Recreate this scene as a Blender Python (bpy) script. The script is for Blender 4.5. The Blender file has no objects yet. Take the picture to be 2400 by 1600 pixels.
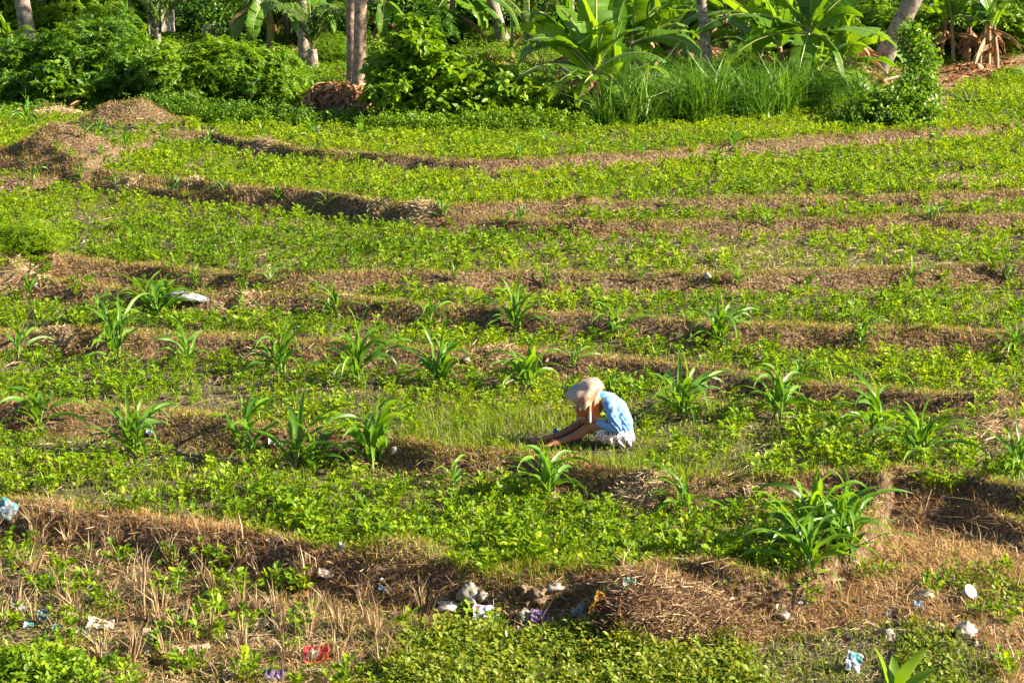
import bpy, math
import numpy as np
from math import radians, sin, cos, pi
from mathutils import Vector, Matrix
rng = np.random.default_rng(11)
SC = bpy.context.scene
COL = SC.collection

# ------------------------------------------------------------------ camera
F, CAMZ, PITCH = 4574.0, 6.3, radians(12.5)
cam_d = bpy.data.cameras.new('camera')
cam = bpy.data.objects.new('camera', cam_d); COL.objects.link(cam)
cam.location = (0, 0, CAMZ); cam.rotation_euler = (pi/2 - PITCH, 0, 0)
cam_d.sensor_width = 36.0; cam_d.lens = 36.0*F/2352.0
cam_d.clip_start = 0.1; cam_d.clip_end = 3000
cam_d.dof.use_dof = True; cam_d.dof.focus_distance = 22.5; cam_d.dof.aperture_fstop = 32
SC.camera = cam
# ------------------------------------------------------------------ light
SUN_EL, SUN_AZ = radians(29), radians(99)          # azimuth measured clockwise from +Y (the view direction)
to_sun = Vector((sin(SUN_AZ)*cos(SUN_EL), cos(SUN_AZ)*cos(SUN_EL), sin(SUN_EL)))
w = bpy.data.worlds.new('World'); SC.world = w; w.use_nodes = True
nt = w.node_tree; nt.nodes.clear()
sky = nt.nodes.new('ShaderNodeTexSky'); sky.sky_type = 'NISHITA'; sky.sun_disc = False
sky.sun_elevation = SUN_EL; sky.sun_rotation = SUN_AZ
bg = nt.nodes.new('ShaderNodeBackground'); bg.inputs['Strength'].default_value = 0.052
out = nt.nodes.new('ShaderNodeOutputWorld')
nt.links.new(sky.outputs[0], bg.inputs[0]); nt.links.new(bg.outputs[0], out.inputs[0])
sl = bpy.data.lights.new('sun', 'SUN'); sl.energy = 5.0; sl.angle = radians(0.5); sl.color = (1.0, 0.87, 0.66)
so = bpy.data.objects.new('sun', sl); COL.objects.link(so)
so.rotation_euler = to_sun.to_track_quat('Z', 'Y').to_euler(); so.location = (30, -10, 30)
SC.view_settings.view_transform = 'Standard'; SC.view_settings.look = 'None'
SC.view_settings.gamma = 1.0; SC.view_settings.exposure = 1.95
SC.cycles.max_bounces = 6; SC.cycles.transparent_max_bounces = 4
SC.cycles.diffuse_bounces = 3; SC.cycles.glossy_bounces = 2; SC.cycles.transmission_bounces = 4

# ------------------------------------------------------------------ noise (vectorised)
def _h(ix, iy, s):
    n = (ix.astype(np.int64)*374761393 + iy.astype(np.int64)*668265263 + s*974711) & 0x7fffffff
    n = ((n ^ (n >> 13))*1274126177) & 0x7fffffff
    return ((n ^ (n >> 16)) & 0xffff)/65535.0
def vnoise(x, y, s=0):
    x = np.asarray(x, float); y = np.asarray(y, float)
    ix = np.floor(x); iy = np.floor(y); fx = x-ix; fy = y-iy
    fx = fx*fx*(3-2*fx); fy = fy*fy*(3-2*fy)
    a = _h(ix, iy, s); b = _h(ix+1, iy, s); c = _h(ix, iy+1, s); d = _h(ix+1, iy+1, s)
    return (a*(1-fx)+b*fx)*(1-fy)+(c*(1-fx)+d*fx)*fy
def fbm(x, y, s=0, o=3):
    r = 0; a = .5; t = 0
    for i in range(o):
        r = r+a*vnoise(np.asarray(x)*2**i, np.asarray(y)*2**i, s+i*17); t += a; a *= .5
    return r/t
def sstep(a, b, x):
    t = np.clip((x-a)/(b-a), 0, 1); return t*t*(3-2*t)

# ------------------------------------------------------------------ how the land was surveyed: camera rays onto level terraces
cP, sP = cos(PITCH), sin(PITCH)
def ray(px, py):
    tx = (np.asarray(px, float)-1176)/F; ty = (np.asarray(py, float)-784)/F
    return tx, cP-ty*sP, -sP-ty*cP
def on_plane(px, py, z):
    dx, dy, dz = ray(px, py); t = (z-CAMZ)/dz
    return dx*t, dy*t
def view(X, Y, Z):
    zc = Y*cP-(Z-CAMZ)*sP; yc = Y*sP+(Z-CAMZ)*cP
    return 1176+F*X/zc, 784-F*yc/zc, zc

# terraces: top edge of every bank, level above it, how high it steps
BANKS = [
 ('low',  0.00, 0.25,  [(0,1160),(200,1172),(350,1195),(500,1222),(650,1252),(800,1285),(900,1296),(1000,1305),(1120,1330),(1250,1345),(1400,1325),(1550,1318),(1700,1345),(1800,1352),(1900,1310),(2000,1220),(2045,1140),(2200,1150),(2352,1212)]),
 ('feet', 0.25, 0.20,  [(0,935),(150,935),(300,950),(450,965),(600,985),(750,1000),(900,1020),(1050,1035),(1200,1050),(1350,1078),(1500,1098),(1650,1108),(1800,1112),(2000,1112),(2200,1135),(2352,1200)]),
 ('behind', 0.45, 0.17,  [(0,765),(200,765),(400,775),(600,782),(800,797),(1000,810),(1200,816),(1400,825),(1550,842),(1700,862),(1900,885),(2100,908),(2352,925)]),
 ('mid', 0.62, 0.19,  [(0,640),(200,660),(400,680),(600,682),(800,690),(900,702),(1050,712),(1200,720),(1350,730),(1500,740),(1650,747),(1850,750),(2000,757),(2352,772)]),
 ('sack', 0.81, 0.18,  [(0,590),(100,600),(250,606),(400,620),(550,630),(700,635),(850,632),(1200,632),(1550,632),(1700,635),(1900,625),(2100,620),(2352,612)]),
 ('far1', 0.99, 0.14,  [(0,388),(100,396),(250,413),(400,430),(550,450),(700,464),(850,486),(1000,500),(1150,508),(1300,512),(1500,515),(1700,512),(1900,505),(2100,500),(2352,498)]),
 ('far2', 1.13, 0.13,  [(0,380),(100,386),(250,404),(400,422),(550,440),(700,452),(850,470),(1000,478),(1150,473),(1300,470),(1500,466),(1700,460),(1900,455),(2100,450),(2352,442)]),
 ('top', 1.26, 0.17,  [(0,380),(200,375),(380,310),(480,308),(560,325),(700,345),(850,357),(1000,367),(1100,370),(1250,366),(1400,358),(1550,345),(1700,332),(1850,322),(2000,312),(2150,302),(2352,280)]),
]
BX = []
for nm, lo, st, pl in BANKS:
    a = np.array(pl, float); X, Y = on_plane(a[:, 0], a[:, 1], lo+st+.05)
    o = np.argsort(X); BX.append((X[o], Y[o]))
def bank_y(i, x):
    X, Y = BX[i]
    return np.interp(x, X, Y)+(fbm(x*1.3, x*0+i*9.1, 5+i)-.5)*0.35
BUMPS = []       # x, y, rx, ry, height
def bump(px, py, z, rx, ry, h):
    x, y = on_plane(px, py, z); BUMPS.append((float(x), float(y), rx, ry, h))
bump(150, 376, 1.26, .85, .7, .60); bump(300, 300, 1.4, 1.1, .8, .62); bump(130, 270, 1.4, .7, .5, .2)
bump(10, 660, .64, .8, .7, .35); bump(1440, 1440, 0, .42, .4, .42); bump(1590, 1430, 0, .5, .45, .3)
bump(940, 1350, 0, .5, .4, .16); bump(2230, 1290, .2, 1.5, 1.7, .26); bump(2040, 1470, 0, 1.2, .9, .12)
bump(1330, 535, .8, .35, .25, .14); bump(2190, 430, .95, .9, .4, .2); bump(2310, 1010, .36, .8, .5, .2)
bump(1240, 1385, 0, .4, .2, .08); bump(2300, 150, 1.4, 3.0, 2.0, .6)
EDGE_X = np.array([-30, -13, -11, -8.5, -6, -3, 0, 2, 4, 6, 9, 12, 30.])
EDGE_Y = np.array([46, 46, 45.5, 45., 44.6, 44.4, 44.4, 44, 45, 46, 50, 54, 54.])
def height(x, y, detail=True):
    x = np.asarray(x, float); y = np.asarray(y, float)
    z = np.zeros(np.broadcast(x, y).shape)
    for i, (nm, lo, st, pl) in enumerate(BANKS):
        b = bank_y(i, x); wd = .24+.6*st
        n = (fbm(x*3.1, y*3.1, 40+i)-.5)*.16
        z = z+st*sstep(b-wd, b, y+n)
        z = z+(.045+.05*vnoise(x*.9, x*0+3*i, 60+i))*np.exp(-((y-b-.08)/.2)**2)*(1-.6*sstep(8, 16, np.abs(x)))
    for bx, by, rx, ry, h in BUMPS:
        q = ((x-bx)/rx)**2+((y-by)/ry)**2
        z = z+h*np.exp(-q)*(0.8+.4*fbm(x*2.5, y*2.5, 77))
    e = np.interp(x, EDGE_X, EDGE_Y)
    z = z+np.clip(y-e, 0, 14)*0.035 + np.clip(y-e-14, 0, 60)*0.055
    z = z+np.clip(14.3-y, 0, 14.3)*.33
    z = z+.0*x
    if detail:
        z = z+(fbm(x*1.1, y*1.1, 3)-.5)*.07+(fbm(x*6, y*6, 9, 2)-.5)*.035
    return z
def ground(px, py):
    """point of the land seen at photo position px,py (on the 2352 wide view)"""
    dx, dy, dz = ray(px, py)
    t = np.arange(13.0, 110.0, .05)
    X, Y, Z = dx*t, dy*t, CAMZ+dz*t
    k = np.argmax(Z < height(X, Y))
    return Vector((float(X[k]), float(Y[k]), float(height(X[k], Y[k]))))
def px2m(p, z=None):
    """metres per pixel of the 2352 wide view at point p"""
    return view(p[0], p[1], p[2])[2]/F

# ------------------------------------------------------------------ object helpers
def tag(o, label=None, cat=None, group=None, kind=None):
    if label: o['label'] = label
    if cat: o['category'] = cat
    if group: o['group'] = group
    if kind: o['kind'] = kind
    return o
def empty(name, loc, rz=0, parent=None):
    o = bpy.data.objects.new(name, None); COL.objects.link(o)
    o.location = loc; o.rotation_euler = (0, 0, rz); o.empty_display_size = .1
    return o
def mesh_obj(name, V, Q, mat, parent=None, rnd=None, T=None, smooth=False, loc=None, uv=None):
    """V (n,3) points, Q (m,4) quads, T (k,3) triangles, one attribute rnd per point"""
    me = bpy.data.meshes.new(name)
    V = np.asarray(V, dtype=np.float32).reshape(-1, 3)
    Q = np.zeros((0, 4), int) if Q is None else np.asarray(Q).reshape(-1, 4)
    T = np.zeros((0, 3), int) if T is None else np.asarray(T).reshape(-1, 3)
    me.vertices.add(len(V)); me.vertices.foreach_set('co', V.ravel())
    li = np.concatenate([Q.ravel(), T.ravel()]).astype(np.int32)
    me.loops.add(len(li)); me.loops.foreach_set('vertex_index', li)
    st = np.concatenate([np.arange(len(Q))*4, len(Q)*4+np.arange(len(T))*3]).astype(np.int32)
    me.polygons.add(len(st)); me.polygons.foreach_set('loop_start', st)
    me.update(calc_edges=True)
    if smooth: me.polygons.foreach_set('use_smooth', np.ones(len(st), bool))
    if rnd is not None:
        at = me.attributes.new('rnd', 'FLOAT', 'POINT')
        at.data.foreach_set('value', np.asarray(rnd, dtype=np.float32).ravel())
    if uv is not None:
        at = me.attributes.new('cloth', 'FLOAT_VECTOR', 'POINT')
        at.data.foreach_set('vector', np.asarray(uv, dtype=np.float32).ravel())
    if mat is not None: me.materials.append(mat)
    o = bpy.data.objects.new(name, me); COL.objects.link(o)
    if parent is not None: o.parent = parent
    if loc is not None: o.location = loc
    return o
def copy_tree(o, parent=None):
    c = o.copy(); COL.objects.link(c); c.parent = parent
    for ch in list(o.children):
        copy_tree(ch, c)
    return c
class Bag:
    """collects quads into one mesh"""
    def __init__(s): s.V = []; s.Q = []; s.R = []; s.n = 0
    def add(s, V, Q, r=None):
        V = np.asarray(V, float).reshape(-1, 3); Q = np.asarray(Q, int).reshape(-1, 4)
        s.V.append(V); s.Q.append(Q+s.n); s.n += len(V)
        if r is None: r = rng.random()
        s.R.append(np.broadcast_to(np.asarray(r, float), (len(V),)))
    def build(s, name, mat, parent=None, smooth=False, loc=None):
        if not s.V: return None
        return mesh_obj(name, np.concatenate(s.V), np.concatenate(s.Q), mat, parent, np.concatenate(s.R), smooth=smooth, loc=loc)
def rots(yaw, pitch=0, roll=0):
    """arrays -> (n,3,3): roll about x, pitch raises local +x, yaw about z"""
    yaw, pitch, roll = np.broadcast_arrays(np.asarray(yaw, float), pitch, roll)
    cy, sy, cp, sp, cr, sr = np.cos(yaw), np.sin(yaw), np.cos(pitch), np.sin(pitch), np.cos(roll), np.sin(roll)
    z = np.zeros_like(cy); o = z+1
    A = np.stack([np.stack([cy, -sy, z], -1), np.stack([sy, cy, z], -1), np.stack([z, z, o], -1)], -2)
    B = np.stack([np.stack([cp, z, -sp], -1), np.stack([z, o, z], -1), np.stack([sp, z, cp], -1)], -2)
    C = np.stack([np.stack([o, z, z], -1), np.stack([z, cr, -sr], -1), np.stack([z, sr, cr], -1)], -2)
    return A@B@C
def inst(pV, pQ, R, pos, scale=1.0):
    """copies of a small prototype -> points, quads, index of copy per point"""
    n = len(pos); m = len(pV)
    S = np.broadcast_to(np.asarray(scale, float), (n,)) if np.ndim(scale) < 2 else scale
    P = pV[None]*(S[:, None, None] if S.ndim == 1 else S[:, None, :])
    V = np.einsum('nij,nmj->nmi', R, P)+np.asarray(pos)[:, None, :]
    Q = (pQ[None]+(np.arange(n)*m)[:, None, None]).reshape(-1, 4)
    return V.reshape(-1, 3), Q, np.repeat(np.arange(n), m)
def tube(pts, rad, seg=8, close=True, flat=1.0):
    pts = np.asarray(pts, float); n = len(pts); rad = np.broadcast_to(np.asarray(rad, float), (n,))
    T = np.gradient(pts, axis=0); T /= np.linalg.norm(T, axis=1)[:, None]+1e-9
    up = np.array([0, 0, 1.0]) if abs(T[0, 2]) < .9 else np.array([0, 1.0, 0])
    V = []
    for i in range(n):
        a = np.cross(T[i], up); a /= np.linalg.norm(a)+1e-9; b = np.cross(T[i], a)
        th = np.linspace(0, 2*pi, seg, endpoint=False)
        V.append(pts[i]+rad[i]*(np.cos(th)[:, None]*a+flat*np.sin(th)[:, None]*b))
    V = np.concatenate(V); Q = []
    for i in range(n-1):
        for j in range(seg):
            k = (j+1) % seg; Q.append((i*seg+j, i*seg+k, (i+1)*seg+k, (i+1)*seg+j))
    if close:
        V = np.concatenate([V, pts[-1:], pts[:1]]); e = n*seg
        for j in range(0, seg, 1):
            k = (j+1) % seg; Q.append(((n-1)*seg+j, (n-1)*seg+k, e, e)); Q.append((k, j, e+1, e+1))
        Q2 = [q for q in Q if q[2] != q[3]]; cap = [q for q in Q if q[2] == q[3]]
        # caps as quads joining two neighbouring triangles
        for a, b in zip(cap[0::4], cap[2::4]): Q2.append((a[0], a[1], b[1], a[2]))
        for a, b in zip(cap[1::4], cap[3::4]): Q2.append((a[1], a[2], b[0], a[0]))
        Q = Q2
    return V, np.array(Q)

# ------------------------------------------------------------------ materials
def newmat(name):
    m = bpy.data.materials.new(name); m.use_nodes = True; m.node_tree.nodes.clear()
    return m, m.node_tree.nodes, m.node_tree.links
def ramp(N, stops):
    r = N.new('ShaderNodeValToRGB'); e = r.color_ramp.elements
    while len(e) < len(stops): e.new(.5)
    for i, (p, c) in enumerate(stops):
        e[i].position = p; e[i].color = (c[0], c[1], c[2], 1)
    return r
def leaf_mat(name, stops, trans=.45, tint=(1.25, 1.25, .5), rough=.5, spec=.35, vein=None, obj_rnd=False):
    m, N, L = newmat(name)
    at = N.new('ShaderNodeAttribute'); at.attribute_name = 'rnd'
    r = ramp(N, stops); src = at.outputs['Fac']
    if obj_rnd:
        oi = N.new('ShaderNodeObjectInfo'); ad = N.new('ShaderNodeMath'); ad.operation = 'MULTIPLY_ADD'
        L.new(at.outputs['Fac'], ad.inputs[0]); ad.inputs[1].default_value = .5
        ml = N.new('ShaderNodeMath'); ml.operation = 'MULTIPLY'; L.new(oi.outputs['Random'], ml.inputs[0]); ml.inputs[1].default_value = .5
        L.new(ml.outputs[0], ad.inputs[2]); src = ad.outputs[0]
    L.new(src, r.inputs[0])
    tn = N.new('ShaderNodeTexNoise'); tn.inputs['Scale'].default_value = 14; tc = N.new('ShaderNodeNewGeometry'); L.new(tc.outputs['Position'], tn.inputs['Vector'])
    mx = N.new('ShaderNodeMixRGB'); mx.blend_type = 'MULTIPLY'; mx.inputs[0].default_value = .5
    r2 = ramp(N, [(.3, (.7, .72, .6)), (.7, (1.25, 1.2, 1.1))]); L.new(tn.outputs[0], r2.inputs[0])
    L.new(r.outputs[0], mx.inputs[1]); L.new(r2.outputs[0], mx.inputs[2])
    p = N.new('ShaderNodeBsdfPrincipled'); p.inputs['Roughness'].default_value = rough
    p.inputs['Specular IOR Level'].default_value = spec
    L.new(mx.outputs[0], p.inputs['Base Color'])
    t = N.new('ShaderNodeBsdfTranslucent'); tm = N.new('ShaderNodeMixRGB'); tm.blend_type = 'MULTIPLY'; tm.inputs[0].default_value = 1
    L.new(mx.outputs[0], tm.inputs[1]); tm.inputs[2].default_value = (tint[0], tint[1], tint[2], 1)
    L.new(tm.outputs[0], t.inputs[0])
    ms = N.new('ShaderNodeMixShader'); ms.inputs[0].default_value = trans
    L.new(p.outputs[0], ms.inputs[1]); L.new(t.outputs[0], ms.inputs[2])
    o = N.new('ShaderNodeOutputMaterial'); L.new(ms.outputs[0], o.inputs[0])
    return m
def noisy_mat(name, stops, scale=8, rough=.85, bump_h=.3, spec=.2, stretch=None, detail=6, trans=0, coord='Object', bscale=None):
    m, N, L = newmat(name)
    tc = N.new('ShaderNodeTexCoord'); mp = N.new('ShaderNodeMapping'); L.new(tc.outputs[coord], mp.inputs[0])
    if stretch: mp.inputs['Scale'].default_value = stretch
    n = N.new('ShaderNodeTexNoise'); n.inputs['Scale'].default_value = scale; n.inputs['Detail'].default_value = detail
    L.new(mp.outputs[0], n.inputs['Vector'])
    r = ramp(N, stops); L.new(n.outputs[0], r.inputs[0])
    p = N.new('ShaderNodeBsdfPrincipled'); p.inputs['Roughness'].default_value = rough; p.inputs['Specular IOR Level'].default_value = spec
    L.new(r.outputs[0], p.inputs['Base Color'])
    if bump_h:
        n2 = N.new('ShaderNodeTexNoise'); n2.inputs['Scale'].default_value = bscale or scale*3; n2.inputs['Detail'].default_value = 5
        L.new(mp.outputs[0], n2.inputs['Vector'])
        b = N.new('ShaderNodeBump'); b.inputs['Strength'].default_value = bump_h; b.inputs['Distance'].default_value = .02
        L.new(n2.outputs[0], b.inputs['Height']); L.new(b.outputs[0], p.inputs['Normal'])
    o = N.new('ShaderNodeOutputMaterial')
    if trans:
        t = N.new('ShaderNodeBsdfTranslucent'); L.new(r.outputs[0], t.inputs[0])
        ms = N.new('ShaderNodeMixShader'); ms.inputs[0].default_value = trans
        L.new(p.outputs[0], ms.inputs[1]); L.new(t.outputs[0], ms.inputs[2]); L.new(ms.outputs[0], o.inputs[0])
    else:
        L.new(p.outputs[0], o.inputs[0])
    return m
M = {}
M['bean'] = leaf_mat('groundnut_leaf', [(0, (.03, .09, .007)), (.35, (.112, .228, .008)), (.7, (.205, .335, .010)), (1, (.32, .42, .014))], .5, tint=(1.45, 1.3, .35))
M['grass'] = leaf_mat('grass_blade', [(0, (.06, .12, .008)), (.4, (.16, .25, .009)), (.8, (.26, .34, .012)), (1, (.38, .34, .08))], .45, tint=(1.35, 1.2, .4))
M['bund_grass'] = leaf_mat('short_bund_grass', [(0, (.08, .12, .015)), (.35, (.20, .24, .025)), (.65, (.31, .29, .05)), (1, (.44, .32, .12))], .35)
M['dry_grass'] = leaf_mat('dry_grass', [(0, (.09, .042, .02)), (.3, (.22, .115, .05)), (.65, (.38, .225, .10)), (1, (.56, .38, .18))], .25, tint=(1.1, .95, .7), spec=.2)
M['debris'] = leaf_mat('dead_debris', [(0, (.035, .02, .015)), (.4, (.11, .07, .045)), (.75, (.26, .18, .12)), (1, (.46, .38, .30))], .15, tint=(1, .9, .7))
M['straw'] = leaf_mat('straw', [(0, (.13, .08, .045)), (.45, (.33, .23, .125)), (1, (.58, .46, .31))], .15, tint=(1, .95, .8), spec=.25)
M['corn'] = leaf_mat('corn_leaf', [(0, (.05, .15, .016)), (.5, (.10, .235, .018)), (1, (.16, .31, .022))], .45, tint=(1.6, 1.35, .35), rough=.38, spec=.45, obj_rnd=True)
M['corn_stalk'] = leaf_mat('corn_stalk', [(0, (.16, .26, .05)), (1, (.24, .32, .08))], .2)
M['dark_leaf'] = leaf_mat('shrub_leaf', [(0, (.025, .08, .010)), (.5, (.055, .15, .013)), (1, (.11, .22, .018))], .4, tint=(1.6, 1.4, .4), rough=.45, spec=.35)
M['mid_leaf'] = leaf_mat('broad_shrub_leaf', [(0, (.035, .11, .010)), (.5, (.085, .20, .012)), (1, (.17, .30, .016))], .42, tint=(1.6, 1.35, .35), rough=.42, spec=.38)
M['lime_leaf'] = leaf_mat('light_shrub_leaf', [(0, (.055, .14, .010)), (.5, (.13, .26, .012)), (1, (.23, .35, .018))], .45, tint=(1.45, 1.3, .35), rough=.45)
M['banana'] = leaf_mat('banana_leaf', [(0, (.06, .16, .015)), (.5, (.10, .23, .018)), (1, (.16, .30, .025))], .48, tint=(1.7, 1.4, .3), rough=.36, spec=.45)
M['banana_rib'] = leaf_mat('banana_midrib', [(0, (.28, .34, .10)), (1, (.40, .43, .16))], .2)
M['banana_dry'] = leaf_mat('dead_banana_leaf', [(0, (.14, .065, .03)), (.5, (.32, .17, .08)), (1, (.5, .32, .18))], .2, tint=(1.1, .9, .7))
M['palm'] = leaf_mat('palm_leaflet', [(0, (.05, .11, .02)), (.5, (.09, .17, .025)), (1, (.18, .24, .05))], .3, rough=.35, spec=.5)
M['reed'] = leaf_mat('tall_grass', [(0, (.035, .12, .012)), (.5, (.09, .21, .015)), (1, (.18, .30, .03))], .4, rough=.4)
M['pseudostem'] = noisy_mat('banana_stem', [(.3, (.10, .05, .03)), (.5, (.26, .17, .08)), (.7, (.22, .26, .08))], 5, .6, .5, stretch=(3, 3, .6))
M['dead_stem'] = noisy_mat('dead_banana_stem', [(.3, (.14, .07, .04)), (.55, (.36, .21, .12)), (.75, (.5, .36, .22))], 6, .8, .8, stretch=(4, 4, .5))
M['wood'] = noisy_mat('twig', [(.3, (.10, .065, .04)), (.7, (.22, .16, .10))], 9, .9)
M['soil_clod'] = noisy_mat('dry_soil', [(.3, (.10, .065, .045)), (.6, (.22, .15, .10)), (.8, (.33, .24, .16))], 9, .95, 1.0)
# ------------------------------------------------------------------ the land
# areas of the field, read off the photograph and laid on the land
def inpoly(px, py, poly):
    c = np.zeros(np.shape(px), bool); n = len(poly)
    for i in range(n):
        x1, y1 = poly[i]; x2, y2 = poly[(i+1) % n]
        cond = (y1 > py) != (y2 > py)
        with np.errstate(divide='ignore', invalid='ignore'):
            xx = (x2-x1)*(py-y1)/((y2-y1) if y2 != y1 else 1e-9)+x1
        c ^= cond & (px < xx)
    return c
P_DRY = [  # brown dry grass
 [(0,1150),(200,1165),(350,1182),(600,1228),(800,1272),(830,1300),(1050,1300),(1060,1370),(900,1390),(700,1330),(400,1270),(200,1235),(0,1240)],
 [(1340,1335),(1400,1310),(1560,1312),(1700,1345),(1860,1345),(1960,1280),(2030,1215),(2010,1150),(1800,1130),(1800,1112),(2100,1112),(2240,1145),(2352,1205),(2600,1300),(2600,1700),(2330,1700),(2330,1560),(2200,1450),(2080,1420),(1700,1500),(1640,1470),(1420,1460)],
]
P_STUB = [[(-200,1235),(0,1235),(200,1235),(400,1270),(700,1330),(1060,1370),(1330,1370),(1400,1460),(1300,1460),(960,1500),(900,1568),(900,1700),(-200,1700)]]
P_GREENLOW = [[(980,1475),(1100,1455),(1400,1455),(1560,1445),(1640,1450),(1720,1500),(1760,1568),(1800,1700),(780,1700),(850,1540)],
              [(1960,1310),(2100,1290),(2352,1290),(2600,1290),(2600,1420),(2300,1400),(2120,1360),(1980,1350)],
              [(2080,1430),(2170,1450),(2210,1560),(2240,1700),(2080,1700),(2060,1520)]]
P_PATH = [[(2140,165),(2200,150),(2352,120),(2600,80),(2600,110),(2352,170),(2230,185),(2180,230),(2150,280),(2090,300),(2060,280),(2100,240)]]
def masks(X, Y, Z=None):
    if Z is None: Z = height(X, Y, False)
    px, py, _ = view(X, Y, Z)
    jx = px+(fbm(X*1.7, Y*1.7, 91)-.5)*90; jy = py+(fbm(X*1.7, Y*1.7, 92)-.5)*50
    g = lambda ps: np.any([inpoly(jx, jy, p) for p in ps], axis=0)
    dry, stub, low, path = g(P_DRY), g(P_STUB), g(P_GREENLOW), g(P_PATH)
    bank = np.zeros(np.shape(X)); top = np.zeros(np.shape(X))
    for i, b in enumerate(BANKS):
        by = bank_y(i, X); wd = .24+.6*b[2]
        bank = np.maximum(bank, sstep(-wd-.12, -wd+.06, Y-by)*(1-sstep(-.06, .08, Y-by)))
        top = np.maximum(top, sstep(-.14, .0, Y-by)*(1-sstep(.30, .60, Y-by)))
    e = np.interp(X, EDGE_X, EDGE_Y)
    back = Y > e-.3
    front = Y < 14.2
    for bx, by, rx, ry, h in BUMPS[:4]:
        q = ((X-bx)/rx)**2+((Y-by)/ry)**2; bank = np.maximum(bank, (q < 1.2)*1.0)
    return dict(dry=dry, stub=stub, low=low, path=path, bank=bank, top=top, back=back, front=front, px=px, py=py)
def axis(parts):
    return np.unique(np.round(np.concatenate([np.arange(*p) for p in parts]), 4))
gx = axis([(-900, -60, 60), (-60, -20, 4), (-20, -12, .5), (-12, 12, .075), (12, 20, .5), (20, 60, 4), (60, 901, 60)])
gy = axis([(-300, -20, 20), (-20, 10, 1), (10, 14, .3), (14, 46, .07), (46, 80, .4), (80, 140, 4), (140, 1500, 60)])
GX, GY = np.meshgrid(gx, gy); GZ = height(GX, GY)
nx, ny = len(gx), len(gy)
idx = np.arange(nx*ny).reshape(ny, nx)
Q = np.stack([idx[:-1, :-1], idx[:-1, 1:], idx[1:, 1:], idx[1:, :-1]], -1).reshape(-1, 4)
mk = masks(GX, GY, GZ)
land = mesh_obj('ground', np.stack([GX, GY, GZ], -1), Q, None, rnd=np.clip(mk['bank'], 0, 1), smooth=True)
at = land.data.attributes.new('dry', 'FLOAT', 'POINT')
at.data.foreach_set('value', np.clip(mk['dry']*1.0+mk['path']*1.0+.5*mk['top'], 0, 1).astype(np.float32).ravel())
at = land.data.attributes.new('under', 'FLOAT', 'POINT')
at.data.foreach_set('value', (mk['back']*(1-mk['path'])).astype(np.float32).ravel())
tag(land, kind='structure')
def ground_mat():
    m, N, L = newmat('field_soil')
    g = N.new('ShaderNodeNewGeometry')
    def noise(s, d=6, st=None):
        n = N.new('ShaderNodeTexNoise'); n.inputs['Scale'].default_value = s; n.inputs['Detail'].default_value = d
        if st:
            mp = N.new('ShaderNodeMapping'); mp.inputs['Scale'].default_value = st; L.new(g.outputs['Position'], mp.inputs[0]); L.new(mp.outputs[0], n.inputs['Vector'])
        else: L.new(g.outputs['Position'], n.inputs['Vector'])
        return n
    n1 = noise(5); n2 = noise(22, 8); n3 = noise(1.2)
    soil = ramp(N, [(.3, (.04, .032, .024)), (.55, (.10, .08, .058)), (.75, (.20, .165, .125))]); L.new(n2.outputs[0], soil.inputs[0])
    bank = ramp(N, [(.3, (.045, .030, .02)), (.5, (.12, .08, .05)), (.72, (.28, .20, .13))]); L.new(n2.outputs[0], bank.inputs[0])
    dry = ramp(N, [(.3, (.09, .05, .028)), (.5, (.20, .13, .07)), (.72, (.36, .26, .15))]); L.new(n2.outputs[0], dry.inputs[0])
    und = ramp(N, [(.35, (.06, .075, .018)), (.5, (.10, .13, .03)), (.66, (.16, .11, .06)), (.8, (.30, .2, .11))]); L.new(n1.outputs[0], und.inputs[0])
    def att(a):
        x = N.new('ShaderNodeAttribute'); x.attribute_name = a; return x.outputs['Fac']
    def mix(f, a, b):
        x = N.new('ShaderNodeMixRGB'); L.new(f, x.inputs[0]); L.new(a, x.inputs[1]); L.new(b, x.inputs[2]); return x.outputs[0]
    p_ = None; c = mix(att('dry'), soil.outputs[0], dry.outputs[0]); c = mix(att('rnd'), c, bank.outputs[0]); c = mix(att('under'), c, und.outputs[0])
    p = N.new('ShaderNodeBsdfPrincipled'); p.inputs['Roughness'].default_value = .95; p.inputs['Specular IOR Level'].default_value = .1
    L.new(c, p.inputs['Base Color'])
    b = N.new('ShaderNodeBump'); b.inputs['Strength'].default_value = 1; b.inputs['Distance'].default_value = .05
    L.new(n2.outputs[0], b.inputs['Height']); L.new(b.outputs[0], p.inputs['Normal'])
    o = N.new('ShaderNodeOutputMaterial'); L.new(p.outputs[0], o.inputs[0]); return m
land.data.materials.append(ground_mat())

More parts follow.
